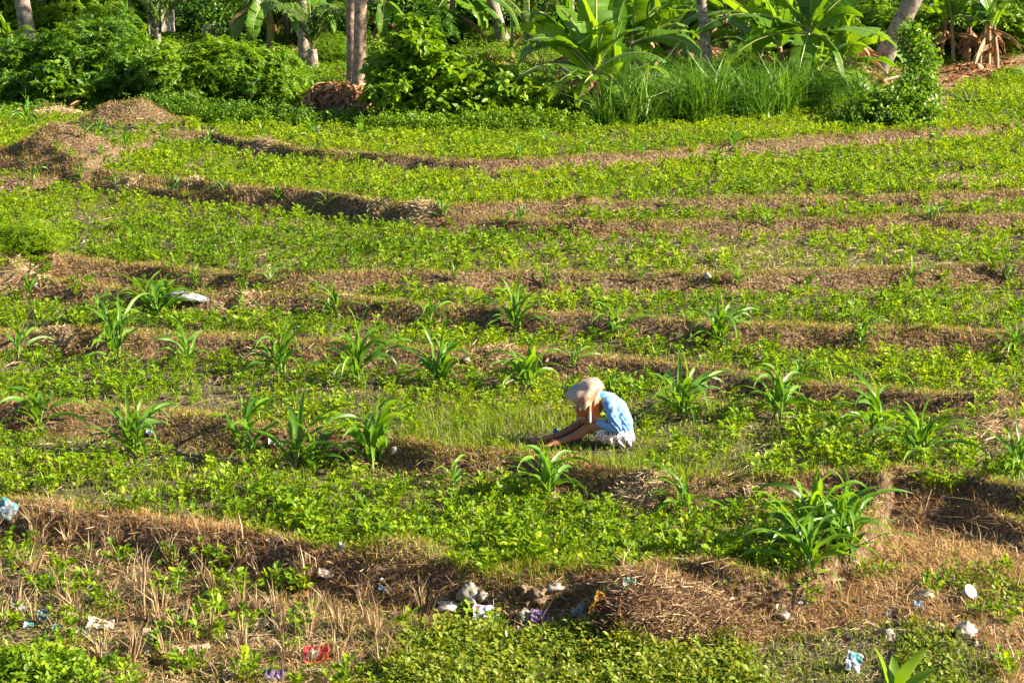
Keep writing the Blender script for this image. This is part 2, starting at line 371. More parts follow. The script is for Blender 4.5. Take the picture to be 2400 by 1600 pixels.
# ------------------------------------------------------------------ scatter
def scatter(n, y0, y1, spread=.33, seed=0, pw=1.0):
    r = np.random.default_rng(seed)
    u = r.random(n); y = (y0**pw+(y1**pw-y0**pw)*u)**(1/pw) if pw else y0*(y1/y0)**u
    x = (r.random(n)*2-1)*spread*y
    return x, y, r
def blades(n, X, Y, Z, H, W, r, lean=.5, bend=.5, yaw=None, lift=0):
    """curved tapering blades: 6 points, 2 quads each"""
    yaw = r.random(n)*2*pi if yaw is None else yaw
    face = r.random(n)*pi
    ln = np.abs(r.normal(0, lean, n)); d = np.stack([np.cos(yaw)*np.sin(ln), np.sin(yaw)*np.sin(ln), np.cos(ln)], -1)
    h = np.stack([np.cos(yaw), np.sin(yaw), -0.25+0*yaw], -1)
    s = np.stack([np.cos(face), np.sin(face), 0*face], -1)
    P = np.stack([X, Y, Z+lift], -1)
    mid = P+d*(H*.55)[:, None]; tip = P+d*H[:, None]+h*(H*bend*r.random(n))[:, None]
    Wd = W[:, None]*.5
    V = np.stack([P-s*Wd*.8, P+s*Wd*.8, mid-s*Wd, mid+s*Wd, tip-s*Wd*.15, tip+s*Wd*.15], 1)
    pq = np.array([[0, 1, 3, 2], [2, 3, 5, 4]])
    Q = (pq[None]+(np.arange(n)*6)[:, None, None]).reshape(-1, 4)
    return V.reshape(-1, 3), Q, 6
def blade_obj(name, sel, X, Y, H, W, mat, r, label, cat, rndv=None, **kw):
    X, Y, H, W = X[sel], Y[sel], H[sel], W[sel]; n = len(X)
    Z = height(X, Y)-.004
    V, Q, k = blades(n, X, Y, Z, H, W, r, **kw)
    rv = r.random(n) if rndv is None else np.clip(rndv[sel]+r.normal(0, .13, n), 0, 1)
    o = mesh_obj(name, V, Q, mat, rnd=np.repeat(rv, k))
    return tag(o, label, cat, kind='stuff')

# short grass through the crop and on the bunds
X, Y, r = scatter(330000, 14.3, 46, seed=1, pw=.6)
mk = masks(X, Y); den = fbm(X*.8, Y*.8, 21); fine = fbm(X*4, Y*4, 22)
lush = np.exp(-(((mk['px']-1130)/260)**2+((mk['py']-990)/75)**2))+np.exp(-(((mk['px']-1500)/140)**2+((mk['py']-1080)/35)**2))+.7*np.exp(-(((mk['px']-1250)/200)**2+((mk['py']-1280)/45)**2))
pr = .22+.35*sstep(23, 17, Y)+.75*sstep(.44, .64, den)*sstep(.35, .6, fine)+1.0*lush
pr = pr*(1-mk['bank']*.85)*(1-.85*mk['dry'])*(1-.75*mk['stub'])*(1-.9*mk['path'])*(~mk['back'])*(1-.4*mk['top'])
feet = (mk['px'] > 1180) & (mk['px'] < 1460) & (mk['py'] > 1000) & (mk['py'] < 1062)
sel = (r.random(len(X)) < pr) & ~(feet & (r.random(len(X)) < .6))
H = (.05+.07*r.random(len(X)))*(1+.9*lush); W = (.006+.004*r.random(len(X)))*(Y/22)**.6
blade_obj('field_grass', sel, X, Y, H, W, M['grass'], r, 'bright green grass blades growing between the groundnut rows', 'grass', rndv=.3+.5*fbm(X*.6, Y*.6, 31), lean=.4)
X, Y, r = scatter(560000, 14.3, 46, seed=2, pw=.8)
mk = masks(X, Y); gr = fbm(X*.5, Y*.5, 33)
sel = (r.random(len(X)) < (mk['top']*(.35+.9*sstep(.35, .6, gr)))+.45*mk['bank']*(gr > .4)) & ~mk['dry'] & ~mk['back'] & ~mk['stub']
H = .03+.045*r.random(len(X)); W = (.006+.004*r.random(len(X)))*(Y/22)**.7
blade_obj('bund_grass', sel, X, Y, H, W, M['bund_grass'], r, 'short yellowing grass on the tops of the bunds', 'grass', rndv=.25+.55*fbm(X*.7, Y*.7, 35), lean=.7)
# brown dry grass on bank faces and the front mounds
X, Y, r = scatter(620000, 14.0, 46, seed=3, pw=.5)
mk = masks(X, Y); gr = fbm(X*.9, Y*.9, 37); warm = sstep(0, 1, (1150-mk['py'])/500)
sel = (r.random(len(X)) < np.maximum(np.maximum(mk['dry']*.95, mk['bank']*(.40+.45*(gr > .48))), mk['path']*.6)+.5*mk['stub']*(gr > .46)+.3*mk['top']) & ~(mk['back'] & ~mk['path'])
H = .04+.08*r.random(len(X))*(1+.9*mk['dry']*r.random(len(X))**2); W = (.005+.004*r.random(len(X)))*(Y/20)**.7
tone = .30+.55*fbm(X*1.1, Y*1.1, 38)+.3*mk['dry']*sstep(1900, 2150, mk['px'])*sstep(1150, 1250, mk['py'])-.12*mk['bank']
blade_obj('dry_grass', sel, X, Y, H, W, M['dry_grass'], r, 'matted brown dry grass on the bunds and bank faces', 'dry grass', rndv=tone, lean=1.0, bend=.8)
# straw lying on the soil
X, Y, r = scatter(190000, 14.0, 46, seed=4, pw=.8)
mk = masks(X, Y); gr = fbm(X*.7+5, Y*.7, 39)
pat = np.exp(-(((mk['px']-1750)/700)**2+((mk['py']-590)/45)**2))
sel = (r.random(len(X)) < .16+.45*(gr > .56)+.5*pat+.22*mk['stub']+.2*mk['dry']) & ~(mk['back'] & ~mk['path'])
X, Y = X[sel], Y[sel]; n = len(X); Z = height(X, Y)+.012+.02*r.random(n)
Ls = .05+.17*r.random(n)**2*1.3+.12*mk['stub'][sel]*r.random(n); Wd = (.004+.004*r.random(n))*(Y/20)**.8
pv = np.array([[-.5, -.5, 0], [.0, -.5, .05], [.0, .5, .05], [-.5, .5, 0], [.5, -.4, 0], [.5, .4, 0]]); pq = np.array([[0, 1, 2, 3], [1, 4, 5, 2]])
V, Q, ii = inst(pv, pq, rots(r.random(n)*2*pi, r.normal(0, .16, n), r.normal(0, .6, n)), np.stack([X, Y, Z], -1), np.stack([Ls, Wd, Ls], -1))
tag(mesh_obj('straw_litter', V, Q, M['straw'], rnd=r.random(n)[ii]), 'pale straw litter scattered on the soil', 'straw', kind='stuff')

def leaf6(L, W, fold=.15, curl=0.0):
    V = np.array([[0, 0, 0], [.3*L, .46*W, fold*W-.1*curl*L], [.72*L, .44*W, fold*W-.5*curl*L], [L, 0, -curl*L], [.72*L, -.44*W, fold*W-.5*curl*L], [.3*L, -.46*W, fold*W-.1*curl*L]])
    return V, np.array([[0, 3, 2, 1], [0, 5, 4, 3]])
# long dry stalks tangled over the near bank
X, Y, r = scatter(60000, 14.0, 23, seed=44, pw=.6); mk = masks(X, Y); gr = fbm(X*1.2, Y*1.2, 45)
sel = r.random(len(X)) < (mk['dry']*(.15+.3*(gr > .5))+mk['stub']*(.03+.3*(gr > .54)))*(1-.7*mk['low'])
X, Y = X[sel], Y[sel]; n = len(X); V, Q, k = blades(n, X, Y, height(X, Y)-.01, .10+.20*r.random(n)**1.5, .005+.005*r.random(n), r, lean=.95, bend=1.3)
tag(mesh_obj('tangled_straw', V, Q, M['straw'], rnd=np.repeat(np.clip(.35+.35*gr[sel]+r.normal(0, .2, n), 0, 1), k)), 'tangled dry stalks matted over the near slope', 'dry grass', kind='stuff')
# broken dead leaves and chaff in the stubble
X, Y, r = scatter(15000, 14.0, 20, seed=48, pw=.6); mk = masks(X, Y)
sel = r.random(len(X)) < np.where(mk['stub'] | ((mk['py'] > 1340) & (mk['py'] < 1480)), .55, 0)+.08*mk['dry']; X, Y = X[sel], Y[sel]; n = len(X); V0, Q0 = leaf6(1, .38, .25, .25)
v, q, ii = inst(V0, Q0, rots(r.random(n)*6.28, r.normal(0, .35, n), r.normal(0, .6, n)), np.stack([X, Y, height(X, Y)+.01+.03*r.random(n)], -1), r.uniform(.03, .11, n))
tag(mesh_obj('dead_leaf_debris', v, q, M['debris'], rnd=r.random(n)[ii]), 'broken dead leaves and chaff lying in the stubble', 'leaf litter', kind='stuff')
# small broad weeds between the crop and on the near slope
WV, WQ = leaf6(1, .6, .2, .1)
X, Y, r = scatter(110000, 14.2, 46, seed=46, pw=.7); mk = masks(X, Y); gr = fbm(X*.9, Y*.9, 47)
sel = (r.random(len(X)) < sstep(.4, .6, gr)*.7+.1) & ~mk['back'] & ~(mk['dry'] & (gr < .56)); X, Y = X[sel], Y[sel]; n = len(X)
v, q, ii = inst(WV, WQ, rots(r.random(n)*6.28, r.uniform(-.1, .9, n), r.normal(0, .4, n)), np.stack([X, Y, height(X, Y)+.01+.05*r.random(n)], -1), r.uniform(.025, .055, n))
tag(mesh_obj('small_weeds', v, q, M['bund_grass'], rnd=np.clip(r.normal(.25, .2, n), 0, 1)[ii]), 'small leafy weeds creeping over the soil and bunds', 'weeds', kind='stuff')

# ------------------------------------------------------------------ groundnut crop
LV, LQ = leaf6(1, .56, .22)
def groundnut(r, n, size):
    """upright tuft of petioles, each ending in two pairs of oval leaflets"""
    pos = []; R = []; S = []; bag_v = []; bag_q = []; rn = []
    k = 0
    for i in range(n):
        az = r.random()*2*pi; el = radians(r.uniform(38, 87)); L = size*r.uniform(.45, 1.25)
        org = np.array([r.normal(0, .12), r.normal(0, .12), 0])*size
        tip = org+L*np.array([cos(az)*cos(el), sin(az)*cos(el), sin(el)])
        side = np.array([-sin(az), cos(az), 0])*.004*1.3
        mid = (org+tip)/2+np.array([0, 0, .06*L])
        bag_v.append(np.array([org-side, org+side, mid+side, mid-side, tip+side*.5, tip-side*.5]))
        bag_q.append(np.array([[0, 1, 2, 3], [3, 2, 4, 5]])+k*6); k += 1
        tone = np.clip(r.normal(.55, .2), 0, 1)
        up = r.uniform(-.1, 1.0)
        for j, (da, back) in enumerate(((.55, 0), (-.55, 0), (1.35, .35), (-1.35, .35))):
            p = tip-back*.22*size*np.array([cos(az)*cos(el), sin(az)*cos(el), sin(el)])
            pos.append(p); R.append((az+da+r.normal(0, .15), up+r.normal(0, .2), r.normal(0, .35)))
            S.append(size*r.uniform(.27, .38)); rn.append(tone+r.normal(0, .06))
    R = np.array(R); V, Q, ii = inst(LV, LQ, rots(R[:, 0], R[:, 1], R[:, 2]), np.array(pos), np.array(S))
    PV = np.concatenate(bag_v); PQ = np.concatenate(bag_q)
    return np.concatenate([V, PV]), np.concatenate([Q, PQ+len(V)]), np.concatenate([np.clip(np.array(rn), 0, 1)[ii], np.full(len(PV), .75)])
rp = np.random.default_rng(5)
BEANS = [groundnut(rp, rp.integers(11, 17), .17) for _ in range(14)]
BEANS_FAR = [groundnut(rp, rp.integers(11, 15), .16) for _ in range(10)]
# plant positions: jittered rows
ROWS = [float(v) for v in np.concatenate([np.arange(14.2, 20, .21), np.arange(20, 58, .245)])]
def crop_points():
    r = np.random.default_rng(6); xs = []; ys = []
    for y in ROWS:
        hw = .30*y+.5; sx_ = .225 if y < 20 else .235; x = np.arange(-hw, hw, sx_)
        x = x+r.normal(0, .045, len(x))+.11*((ROWS.index(y)) % 2); yy = y+r.normal(0, .035, len(x))
        xs.append(x); ys.append(yy)
    return np.concatenate(xs), np.concatenate(ys), r
X, Y, r = crop_points(); mk = masks(X, Y); den = fbm(X*.55, Y*.55, 51)
px, py = mk['px'], mk['py']
pr = .92+.9*(den-.5)*2+.25*(fbm(X*1.6, Y*1.6, 52)-.5)
pr = pr-.35*np.exp(-(((px-1750)/600)**2+((py-590)/40)**2))-.25*np.exp(-(((px-1900)/500)**2+((py-680)/40)**2))
pr = pr-.65*np.exp(-(((px-1120)/230)**2+((py-990)/60)**2))
pr = pr-.35*np.exp(-(((px-1800)/500)**2+((py-1000)/90)**2))
pr = np.where(mk['bank'] > .3, pr*(.03+.35*(fbm(X*1.4, Y*1.4, 53) > .58)), pr); pr = np.where(mk['top'] > .3, pr*.25, pr)
pr = np.where(mk['dry'], .03, pr); pr = np.where(mk['stub'], .19, pr); pr = np.where(mk['low'], .05, pr)
pr = np.where(mk['back'] | mk['path'], 0, pr); uprt = (px > 2120) & (py > 178) & (py < 310) & ~mk['path']
pr = np.where(Y > 46.5, 0, pr); pr = np.where((Y < bank_y(0, X)) & (px > 1150), .04, pr)
# the crop also fills the corner field at the upper right
pr = np.where(uprt, .9, pr)
keep = r.random(len(X)) < pr
for bx, by, rx, ry, h in BUMPS[:2]:
    keep &= ((X-bx)/rx)**2+((Y-by)/ry)**2 > 1.3
# leave room for the seated person
keep &= ~((px > 1150) & (px < 1470) & (py > 985) & (py < 1075))
X, Y = X[keep], Y[keep]; px, py = px[keep], py[keep]; stubm = mk['stub'][keep]; drym = mk['dry'][keep]; lowm = mk['low'][keep]; n = len(X); by0 = Y < bank_y(0, X); by1 = Y > bank_y(1, X)-.1
Z = height(X, Y)
S = np.clip(r.normal(1.0, .2, n), .5, 1.5)*(.92+.12*sstep(24, 17, Y))*(.8+.4*fbm(X*.9, Y*.9, 54)); S = np.where(stubm, S*1.0, S)
YAW = r.random(n)*2*pi
order = np.argsort(Y+1000*((np.abs(px-1176) > 1190) | (py > 1575)))
near = order[:300]; rest = order[300:]
PL_mesh = []
for (V, Q, rn) in BEANS:
    o = mesh_obj('groundnut_plant', V, Q, M['bean'], rnd=rn); PL_mesh.append(o.data); bpy.data.objects.remove(o)
for c, i in enumerate(near):
    o = bpy.data.objects.new('groundnut_plant', PL_mesh[int(r.integers(len(PL_mesh)))]); COL.objects.link(o)
    o.location = (X[i], Y[i], Z[i]-.01); o.rotation_euler = (r.normal(0, .08), r.normal(0, .08), YAW[i]); o.scale = (S[i],)*3
    q = lambda stops, names: names[int(np.searchsorted(stops, px[i]))]
    if stubm[i]:
        wh = q([260, 560, 850], ['at the far left', 'around the cut tufts left of the wooden slat', 'between the wooden slat and the red wrapper', 'right of the red wrapper']); zn = 'the dry rice stubble'
        lb = f'bright groundnut plant in the stubble, {wh}'
    elif drym[i] or lowm[i] or by0[i]:
        zn = 'the front slope'; wh = q([1000, 1700], ['left of the rubbish', 'between the rubbish and big straw heap', 'on the brown slope at lower right']); lb = f'lone green groundnut plant on the front bund, {wh}'
    elif by1[i]:
        zn = 'the strip of the seated person'; wh = q([600, 1100, 1500], ['behind the two left corn plants', 'left of the seated person\'s feet', 'close around the seated person', 'right of the seated person']); lb = f'leafy groundnut plant in the middle strip, {wh}'
    else:
        zn = 'the lowest strip'; wh = q([250, 480, 720, 980, 1230, 1480, 1750], ['at its left end', 'below the second corn plant', 'below the pair of leafy corn plants', 'below the right-hand leafy corn plants', 'below and left of the person\'s feet', 'straight below the seated person', 'left of the big corn clump', 'crowded round the big corn clump'])
        lb = f'leafy green groundnut plant in the lowest strip, {wh}'
    tag(o, lb, 'groundnut plant', 'groundnut plants in '+zn+', '+wh)
VV = []; QQ = []; RR = []; off = 0
for k, (V, Q, rn) in enumerate(BEANS_FAR+BEANS[:4]):
    s = rest[np.arange(len(rest)) % 14 == k]
    if not len(s): continue
    v, q, ii = inst(V, Q, rots(YAW[s], r.normal(0, .08, len(s)), r.normal(0, .08, len(s))), np.stack([X[s], Y[s], Z[s]-.01], -1), S[s])
    t = fbm(X[s]*.35, Y[s]*.35, 71)*.5-.25+r.normal(0, .06, len(s))+.10*sstep(28, 40, Y[s])
    VV.append(v); QQ.append(q+off); RR.append(np.clip(np.tile(rn, len(s))+t[ii], 0, 1)); off += len(v)
tag(mesh_obj('groundnut_crop', np.concatenate(VV), np.concatenate(QQ), M['bean'], rnd=np.concatenate(RR)), 'groundnut crop filling the terraces behind the lowest strip', 'groundnut crop', kind='stuff')
print('groundnut plants', n, 'near', len(near))
# ------------------------------------------------------------------ young maize
def strap(L, W, az, el0, droop, n=11, twist=0.0, fold=.25, wave=.0, rr=None, org=(0, 0, 0), cup=1.0):
    """long leaf: rises at el0 then bends over by droop radians; three points across"""
    r = rr or rng; p = np.array(org, float); V = []; ds = L/n; el = el0
    ph = r.random()*6; side0 = np.array([-sin(az), cos(az), 0])
    for i in range(n+1):
        t = i/n
        el = el0-droop*(t**1.6)
        a2 = az+.25*sin(ph+t*2.2)*t
        d = np.array([cos(a2)*cos(el), sin(a2)*cos(el), sin(el)])
        sd = np.array([-sin(a2), cos(a2), 0]); nn = np.cross(d, sd)
        tw = twist*t+wave*.5*sin(ph+t*9)
        s2 = sd*cos(tw)+nn*sin(tw); n2 = np.cross(d, s2)
        w = W*.5*min(1, .35+t*3.2)*max(0.02, (1-t**2.6))
        f = -fold*w*cup
        e1 = wave*w*.6*sin(ph*2+t*17); e2 = wave*w*.6*sin(ph*3+t*19)
        V += [p-s2*w+n2*(f+e1)*-1, p, p+s2*w+n2*(f+e2)*-1]
        p = p+d*ds
    Q = []
    for i in range(n):
        a = i*3; Q += [(a, a+1, a+4, a+3), (a+1, a+2, a+5, a+4)]
    return np.array(V), np.array(Q)
def maize_proto(seed, stalks, nl, spreadx=.0):
    r = np.random.default_rng(seed)
    root = empty('corn_plant', (0, 0, 0))
    for s in range(stalks):
        ox, oy = (r.normal(0, .07), r.normal(0, .05)) if stalks > 1 else (0, 0)
        k = 1.0 if s == 0 else r.uniform(.7, .95)
        lean = (r.normal(0, .06), r.normal(0, .06))
        hs = .46*k
        pts = [(ox+lean[0]*t, oy+lean[1]*t, hs*t) for t in (0, .33, .66, 1)]
        V, Q = tube(pts, [.024, .022, .018, .010], 7)
        mesh_obj('stalk', V, Q, M['corn_stalk'], root, rnd=np.full(len(V), r.random()), smooth=True)
        a0 = r.random()*pi
        for j in range(nl):
            t = (j+.6)/nl; az = a0+pi*j+r.normal(0, .6)
            el = radians(38+44*t)+r.normal(0, .16)
            L = k*(.80+.38*sin(pi*min(1, t*.8+.15)))*r.uniform(.8, 1.15)
            V, Q = strap(L, .078*r.uniform(.8, 1.2)*(.75+.4*sin(pi*t)), az, el, r.uniform(1.6, 2.8)-1.1*(t > .85), n=12, twist=r.normal(0, 1.1), fold=.4, wave=.6, rr=r,
                         org=(ox+lean[0]*t, oy+lean[1]*t, hs*(.15+.8*t)))
            mesh_obj('leaf', V, Q, M['corn'], root, rnd=np.full(len(V), r.random()), smooth=True)
        V, Q = strap(.5*k, .045, r.random()*6.28, .3, 1.7, n=8, fold=.5, wave=.5, rr=r, org=(ox, oy, hs*.12)); mesh_obj('withered_leaf', V, Q, M['straw'], root, rnd=np.full(len(V), r.uniform(.4, .9)), smooth=True)
    return root
MZ = [maize_proto(101, 1, 11), maize_proto(102, 2, 9), maize_proto(103, 2, 10), maize_proto(104, 3, 8), maize_proto(105, 3, 8)]
MZ_FAR = []
def maize_small(seed, stalks, nl):
    root = maize_proto(seed, stalks, nl); Vs = Bag()
    for ch in list(root.children):
        me = ch.data; v = np.zeros(len(me.vertices)*3, np.float32); me.vertices.foreach_get('co', v)
        q = np.array([tuple(p.vertices) for p in me.polygons if len(p.vertices) == 4]); Vs.add(v.reshape(-1, 3), q, rng.random()); bpy.data.objects.remove(ch)
    bpy.data.objects.remove(root)
    return Vs.build('corn_plant', M['corn'], smooth=True)
MZ_FAR = [maize_small(111+i, 1+i % 2, 7) for i in range(4)]
MZ_ROWS = [
 ('front', 'on the bank before the seated person', 'corn plants on the bank in front of the seated person',
  [(85,1000,115,0),(310,1050,125,3),(553,1060,140,1),(690,1085,135,1),(868,1075,135,4),(1045,1125,80,0),(1245,1155,125,4),(1580,1185,110,1)]),
 ('cluster', 'in the dense clump by the brown mound', 'corn plants in the big clump',
  [(1862,1270,170,4),(1905,1255,150,1),(1865,1330,150,2),(1935,1290,130,3),(1965,1240,120,1)]),
 ('right', "right of the seated person", 'corn plants at the right of the middle strip',
  [(2025,1010,130,1),(2120,1060,125,3),(2330,1110,115,2)]),
 ('behind', "on the bank behind the seated person", 'corn plants on the bank behind the seated person',
  [(40,828,95,0),(262,828,110,2),(440,842,100,1),(655,865,100,4),(820,890,120,3),(1015,892,115,3),(1212,900,105,4),(1318,845,60,0),(1395,915,65,0),(1572,965,120,3),(1778,970,110,4),(1842,890,75,0),(2092,915,50,0)]),
 ('mid', "on the grey sack's bund", 'corn plants on the bund by the grey sack',
  [(232,735,70,0),(365,738,100,2),(562,725,55,0),(770,722,60,1),(985,750,75,0),(1190,768,100,3),(1408,782,85,1),(1655,800,90,3),(1972,800,70,1),(2328,830,85,3)]),
 ('sack', "on the bund behind the grey sack", 'corn plants on the bund behind the grey sack',
  [(70,692,65,0),(455,662,45,1),(622,655,42,0),(1045,655,42,0),(1262,660,42,1),(1472,648,40,0),(1690,660,45,1),(1862,660,40,0),(2085,668,60,2),(2318,655,55,3)]),
 ('far', "on the double bund", 'small corn plants on the double bund',
  [(75,420,48,0),(185,425,42,1),(268,438,38,2),(402,442,36,3),(512,452,38,0),(632,468,38,1),(748,486,38,2),(880,492,26,0),(1015,505,42,3),(1200,510,38,1),(1388,516,42,2),(1540,500,26,0),(1760,522,42,1),(1932,518,32,2),(2140,515,42,3)]),
 ('top', "on the topmost bund", 'small corn plants on the topmost bund',
  [(72,295,60,1),(195,322,42,2),(232,318,45,3),(288,352,48,0),(400,362,46,2),(482,350,44,1),(602,322,42,0),(722,322,44,3),(722,360,32,2),(826,320,42,1),(880,362,32,0),(1010,372,36,2),(1092,350,40,1),(1186,372,42,3),(1250,336,36,0),(1342,350,36,2),(1472,362,32,0),(1640,385,44,1),(1690,345,46,3),(1962,320,44,2),(2110,312,36,0),(2152,335,40,1),(2345,312,38,3)]),
]
ORD = ['leftmost', 'second', 'third', 'fourth', 'fifth', 'sixth', 'seventh', 'eighth', 'ninth', 'tenth', 'eleventh', 'twelfth', 'thirteenth', 'fourteenth', 'fifteenth', 'sixteenth', 'seventeenth', 'eighteenth', 'nineteenth', 'twentieth', 'twenty-first', 'twenty-second', 'twenty-third']
used = set(); rr = np.random.default_rng(8)
KIND = {0: 'slender', 1: 'bushy', 2: 'leafy', 3: 'many-stemmed', 4: 'broad-leaved'}
for row, where, grp, pts in MZ_ROWS:
    pts = sorted(pts)
    for i, (px, py, hp, k) in enumerate(pts):
        P = ground(px, py); H = hp*1.2*px2m(P)
        far = row in ('far', 'top', 'sack')
        src = MZ_FAR[k % 4] if far else MZ[k]
        if src in used: o = copy_tree(src)
        else: o = src; used.add(src)
        o.location = P+Vector((0, 0, -.02)); o.rotation_euler = (0, 0, rr.random()*6.28); o.scale = (H*rr.uniform(.85, 1.2), H*rr.uniform(.85, 1.2), H*rr.uniform(.9, 1.12))
        nm = ('leftmost' if i == 0 else 'rightmost' if i == len(pts)-1 else ORD[i]+' from the left')
        what = ('small ' if far else '')+('green corn plant' if far else KIND[k]+' green corn plant')
        tag(o, f'{what}, {nm} {where}', 'corn plant', grp)
for q in MZ+MZ_FAR:
    if q not in used:
        for ch in list(q.children): bpy.data.objects.remove(ch)
        bpy.data.objects.remove(q)

# ------------------------------------------------------------------ rice stubble, straw heaps
def stubble_tuft(seed):
    r = np.random.default_rng(seed); n = 46
    z = np.zeros(n); a = r.random(n)*2*pi; rad = .045*np.sqrt(r.random(n))
    V, Q, k = blades(n, rad*np.cos(a), rad*np.sin(a), z, np.where(r.random(n) < .6, r.uniform(.12, .20, n), r.uniform(.2, .42, n)), r.uniform(.007, .012, n), r, lean=.16, bend=.35, yaw=a)
    return mesh_obj('stubble_tuft', V, Q, M['straw'], rnd=np.repeat(np.clip(r.normal(.5, .25, n), 0, 1), k))
ST = [stubble_tuft(201+i) for i in range(6)]
r = np.random.default_rng(12); c = 0
for gy_ in np.arange(1215, 1560, 44):
    for gx_ in np.arange(-10, 1000 if gy_ > 1350 else 700, 78):
        px, py = gx_+r.normal(0, 20)+(39 if int(gy_/44) % 2 else 0), gy_+r.normal(0, 9)
        if py < 1200+.17*px or (px < 230 and py > 1440): continue
        P = ground(px, py)
        o = ST[c] if c < 6 else copy_tree(ST[int(r.integers(6))]); c += 1
        s = r.uniform(.75, 1.25); o.location = P+Vector((0, 0, -.01)); o.rotation_euler = (r.normal(0, .1), r.normal(0, .1), r.random()*6.28); o.scale = (s, s, s*r.uniform(.7, 1.15))
        tag(o, 'cut tuft of dry rice stubble '+('at the far left of the front field' if px < 260 else 'left of the wooden slat, front field' if px < 520 else 'between the wooden slat and the red wrapper' if px < 760 else 'right of the red wrapper, front field'), 'rice stubble', 'rice stubble tufts')
def straw_heap(px, py, wpx, hpx, label, seed, mat='straw', n=520, tone=.6, green=False):
    r = np.random.default_rng(seed); P = ground(px, py); m = px2m(P); rx = wpx*.58*m; h = hpx*m*.8; ry = rx*.7
    u = np.sqrt(r.random(n)); a = r.random(n)*2*pi
    x, y = rx*u*np.cos(a), ry*u*np.sin(a); zz = height(P.x+x, P.y+y)-P.z+h*np.maximum(0, 1-u**2)*(.35+1.1*fbm(x*3.5, y*3.5, seed))*r.uniform(.5, 1, n)**.3
    L = (.06+.30*r.random(n)**1.6)*(.6+.5*min(1.4, rx)); W = (.004+.007*r.random(n)**2)*max(1, P.y/24); x = x*(1+.5*(fbm(np.cos(a)*2+seed, np.sin(a)*2, seed)-.3)); zz = zz*r.uniform(.3, 1, n)**.2
    V, Q, ii = inst(pv, pq, rots(r.random(n)*2*pi, r.normal(0, .4, n), r.random(n)*6), np.stack([x, y, zz], -1), np.stack([L, W, L], -1))
    root = empty('straw_heap', P)
    mesh_obj('loose_straw', V, Q, M[mat], root, rnd=np.clip(r.normal(tone, .2, n), 0, 1)[ii])
    # packed core under the loose stalks
    g = 14; U, T = np.meshgrid(np.linspace(0, 1, 7), np.linspace(0, 2*pi, g, endpoint=False)); X_ = rx*.95*U*np.cos(T); Y_ = ry*.95*U*np.sin(T)
    Z_ = height(P.x+X_, P.y+Y_)-P.z+h*.8*(1-U**2)*(.35+1.1*fbm(X_*3.5, Y_*3.5, seed))-.03
    Qc = [(i*7+j, i*7+j+1, ((i+1) % g)*7+j+1, ((i+1) % g)*7+j) for i in range(g) for j in range(6)]
    mesh_obj('packed_core', np.stack([X_, Y_, Z_], -1), Qc, M['soil_clod'] if mat == 'straw_dark' else M['straw_core'], root, smooth=True)
    return tag(root, label, 'straw heap', 'heaps of dry straw')
M['straw_core'] = noisy_mat('packed_straw', [(.3, (.12, .08, .045)), (.6, (.3, .21, .12)), (.8, (.5, .38, .24))], 14, .95, 1.0)
M['straw_dark'] = leaf_mat('dark_straw', [(0, (.10, .055, .03)), (.5, (.26, .16, .09)), (1, (.5, .36, .2))], .12, tint=(1, .9, .7))
HEAPS = [(292,418,50,22,'small pale straw heap just right of the smooth brown earth mound'),(438,425,52,26,'rounded pale straw heap, second along the upper bund'),
 (872,470,40,14,'tiny straw heap on the upper bund left of the long pale one'),(960,485,90,18,'long flat pale straw heap where the two upper bunds meet'),
 (130,262,110,26,'wide pale straw heap at the foot of the shrubs, upper left'),(340,305,70,20,'straw heap lying on the rounded earth mound, upper left'),
 (595,335,90,20,'thin straw heap on the topmost bund, left of its middle'),(2195,420,170,38,'large greyish straw heap at the right of the upper field'),(2310,412,90,22,'small straw heap at the right edge of the upper field'),
 (120,612,60,26,'reddish straw heap beside the light feathery bush, left edge'),(20,630,150,70,'big straw heap cut by the left edge of the picture'),
 (130,775,90,36,'heap of coarse upright straw between two corn plants at left'),(600,815,90,40,'straw heap leaning on the bank right of the bushy corn, left side'),
 (560,688,80,16,'thin straw heap right of the grey plastic sack'),(1150,815,90,22,'flat straw heap on the bank above and left of the seated person'),
 (2300,985,190,46,'broad golden straw heap at the right edge, level with the seated person'),(1470,1130,130,44,'tangled pale straw heap on the bank below right of the seated person'),
 (1740,1150,110,40,'straw heap left of the big corn clump'),(1335,520,52,24,'dark clod of soil and straw on the lower of the two upper bunds'),(1620,760,40,24,'dark little straw heap beside a corn plant, middle right')]
for i, (a, b, wd, hh, lab) in enumerate(HEAPS):
    dk = 'dark' in lab or 'clod' in lab or 'reddish' in lab
    straw_heap(a, b+hh*.3, wd, hh, lab, 300+i, 'straw_dark' if dk else 'straw', n=int(220+3*wd), tone=.75 if 'pale' in lab else .6)
straw_heap(1580, 1440, 270, 70, 'largest tangled straw heap, with rubbish caught in it, bottom centre right', 340, 'straw_dark', 2600, .6)
straw_heap(1430, 1440, 130, 85, 'dark muddy straw heap with a yellow sheet against it, bottom centre', 341, 'straw_dark', 900, .15)
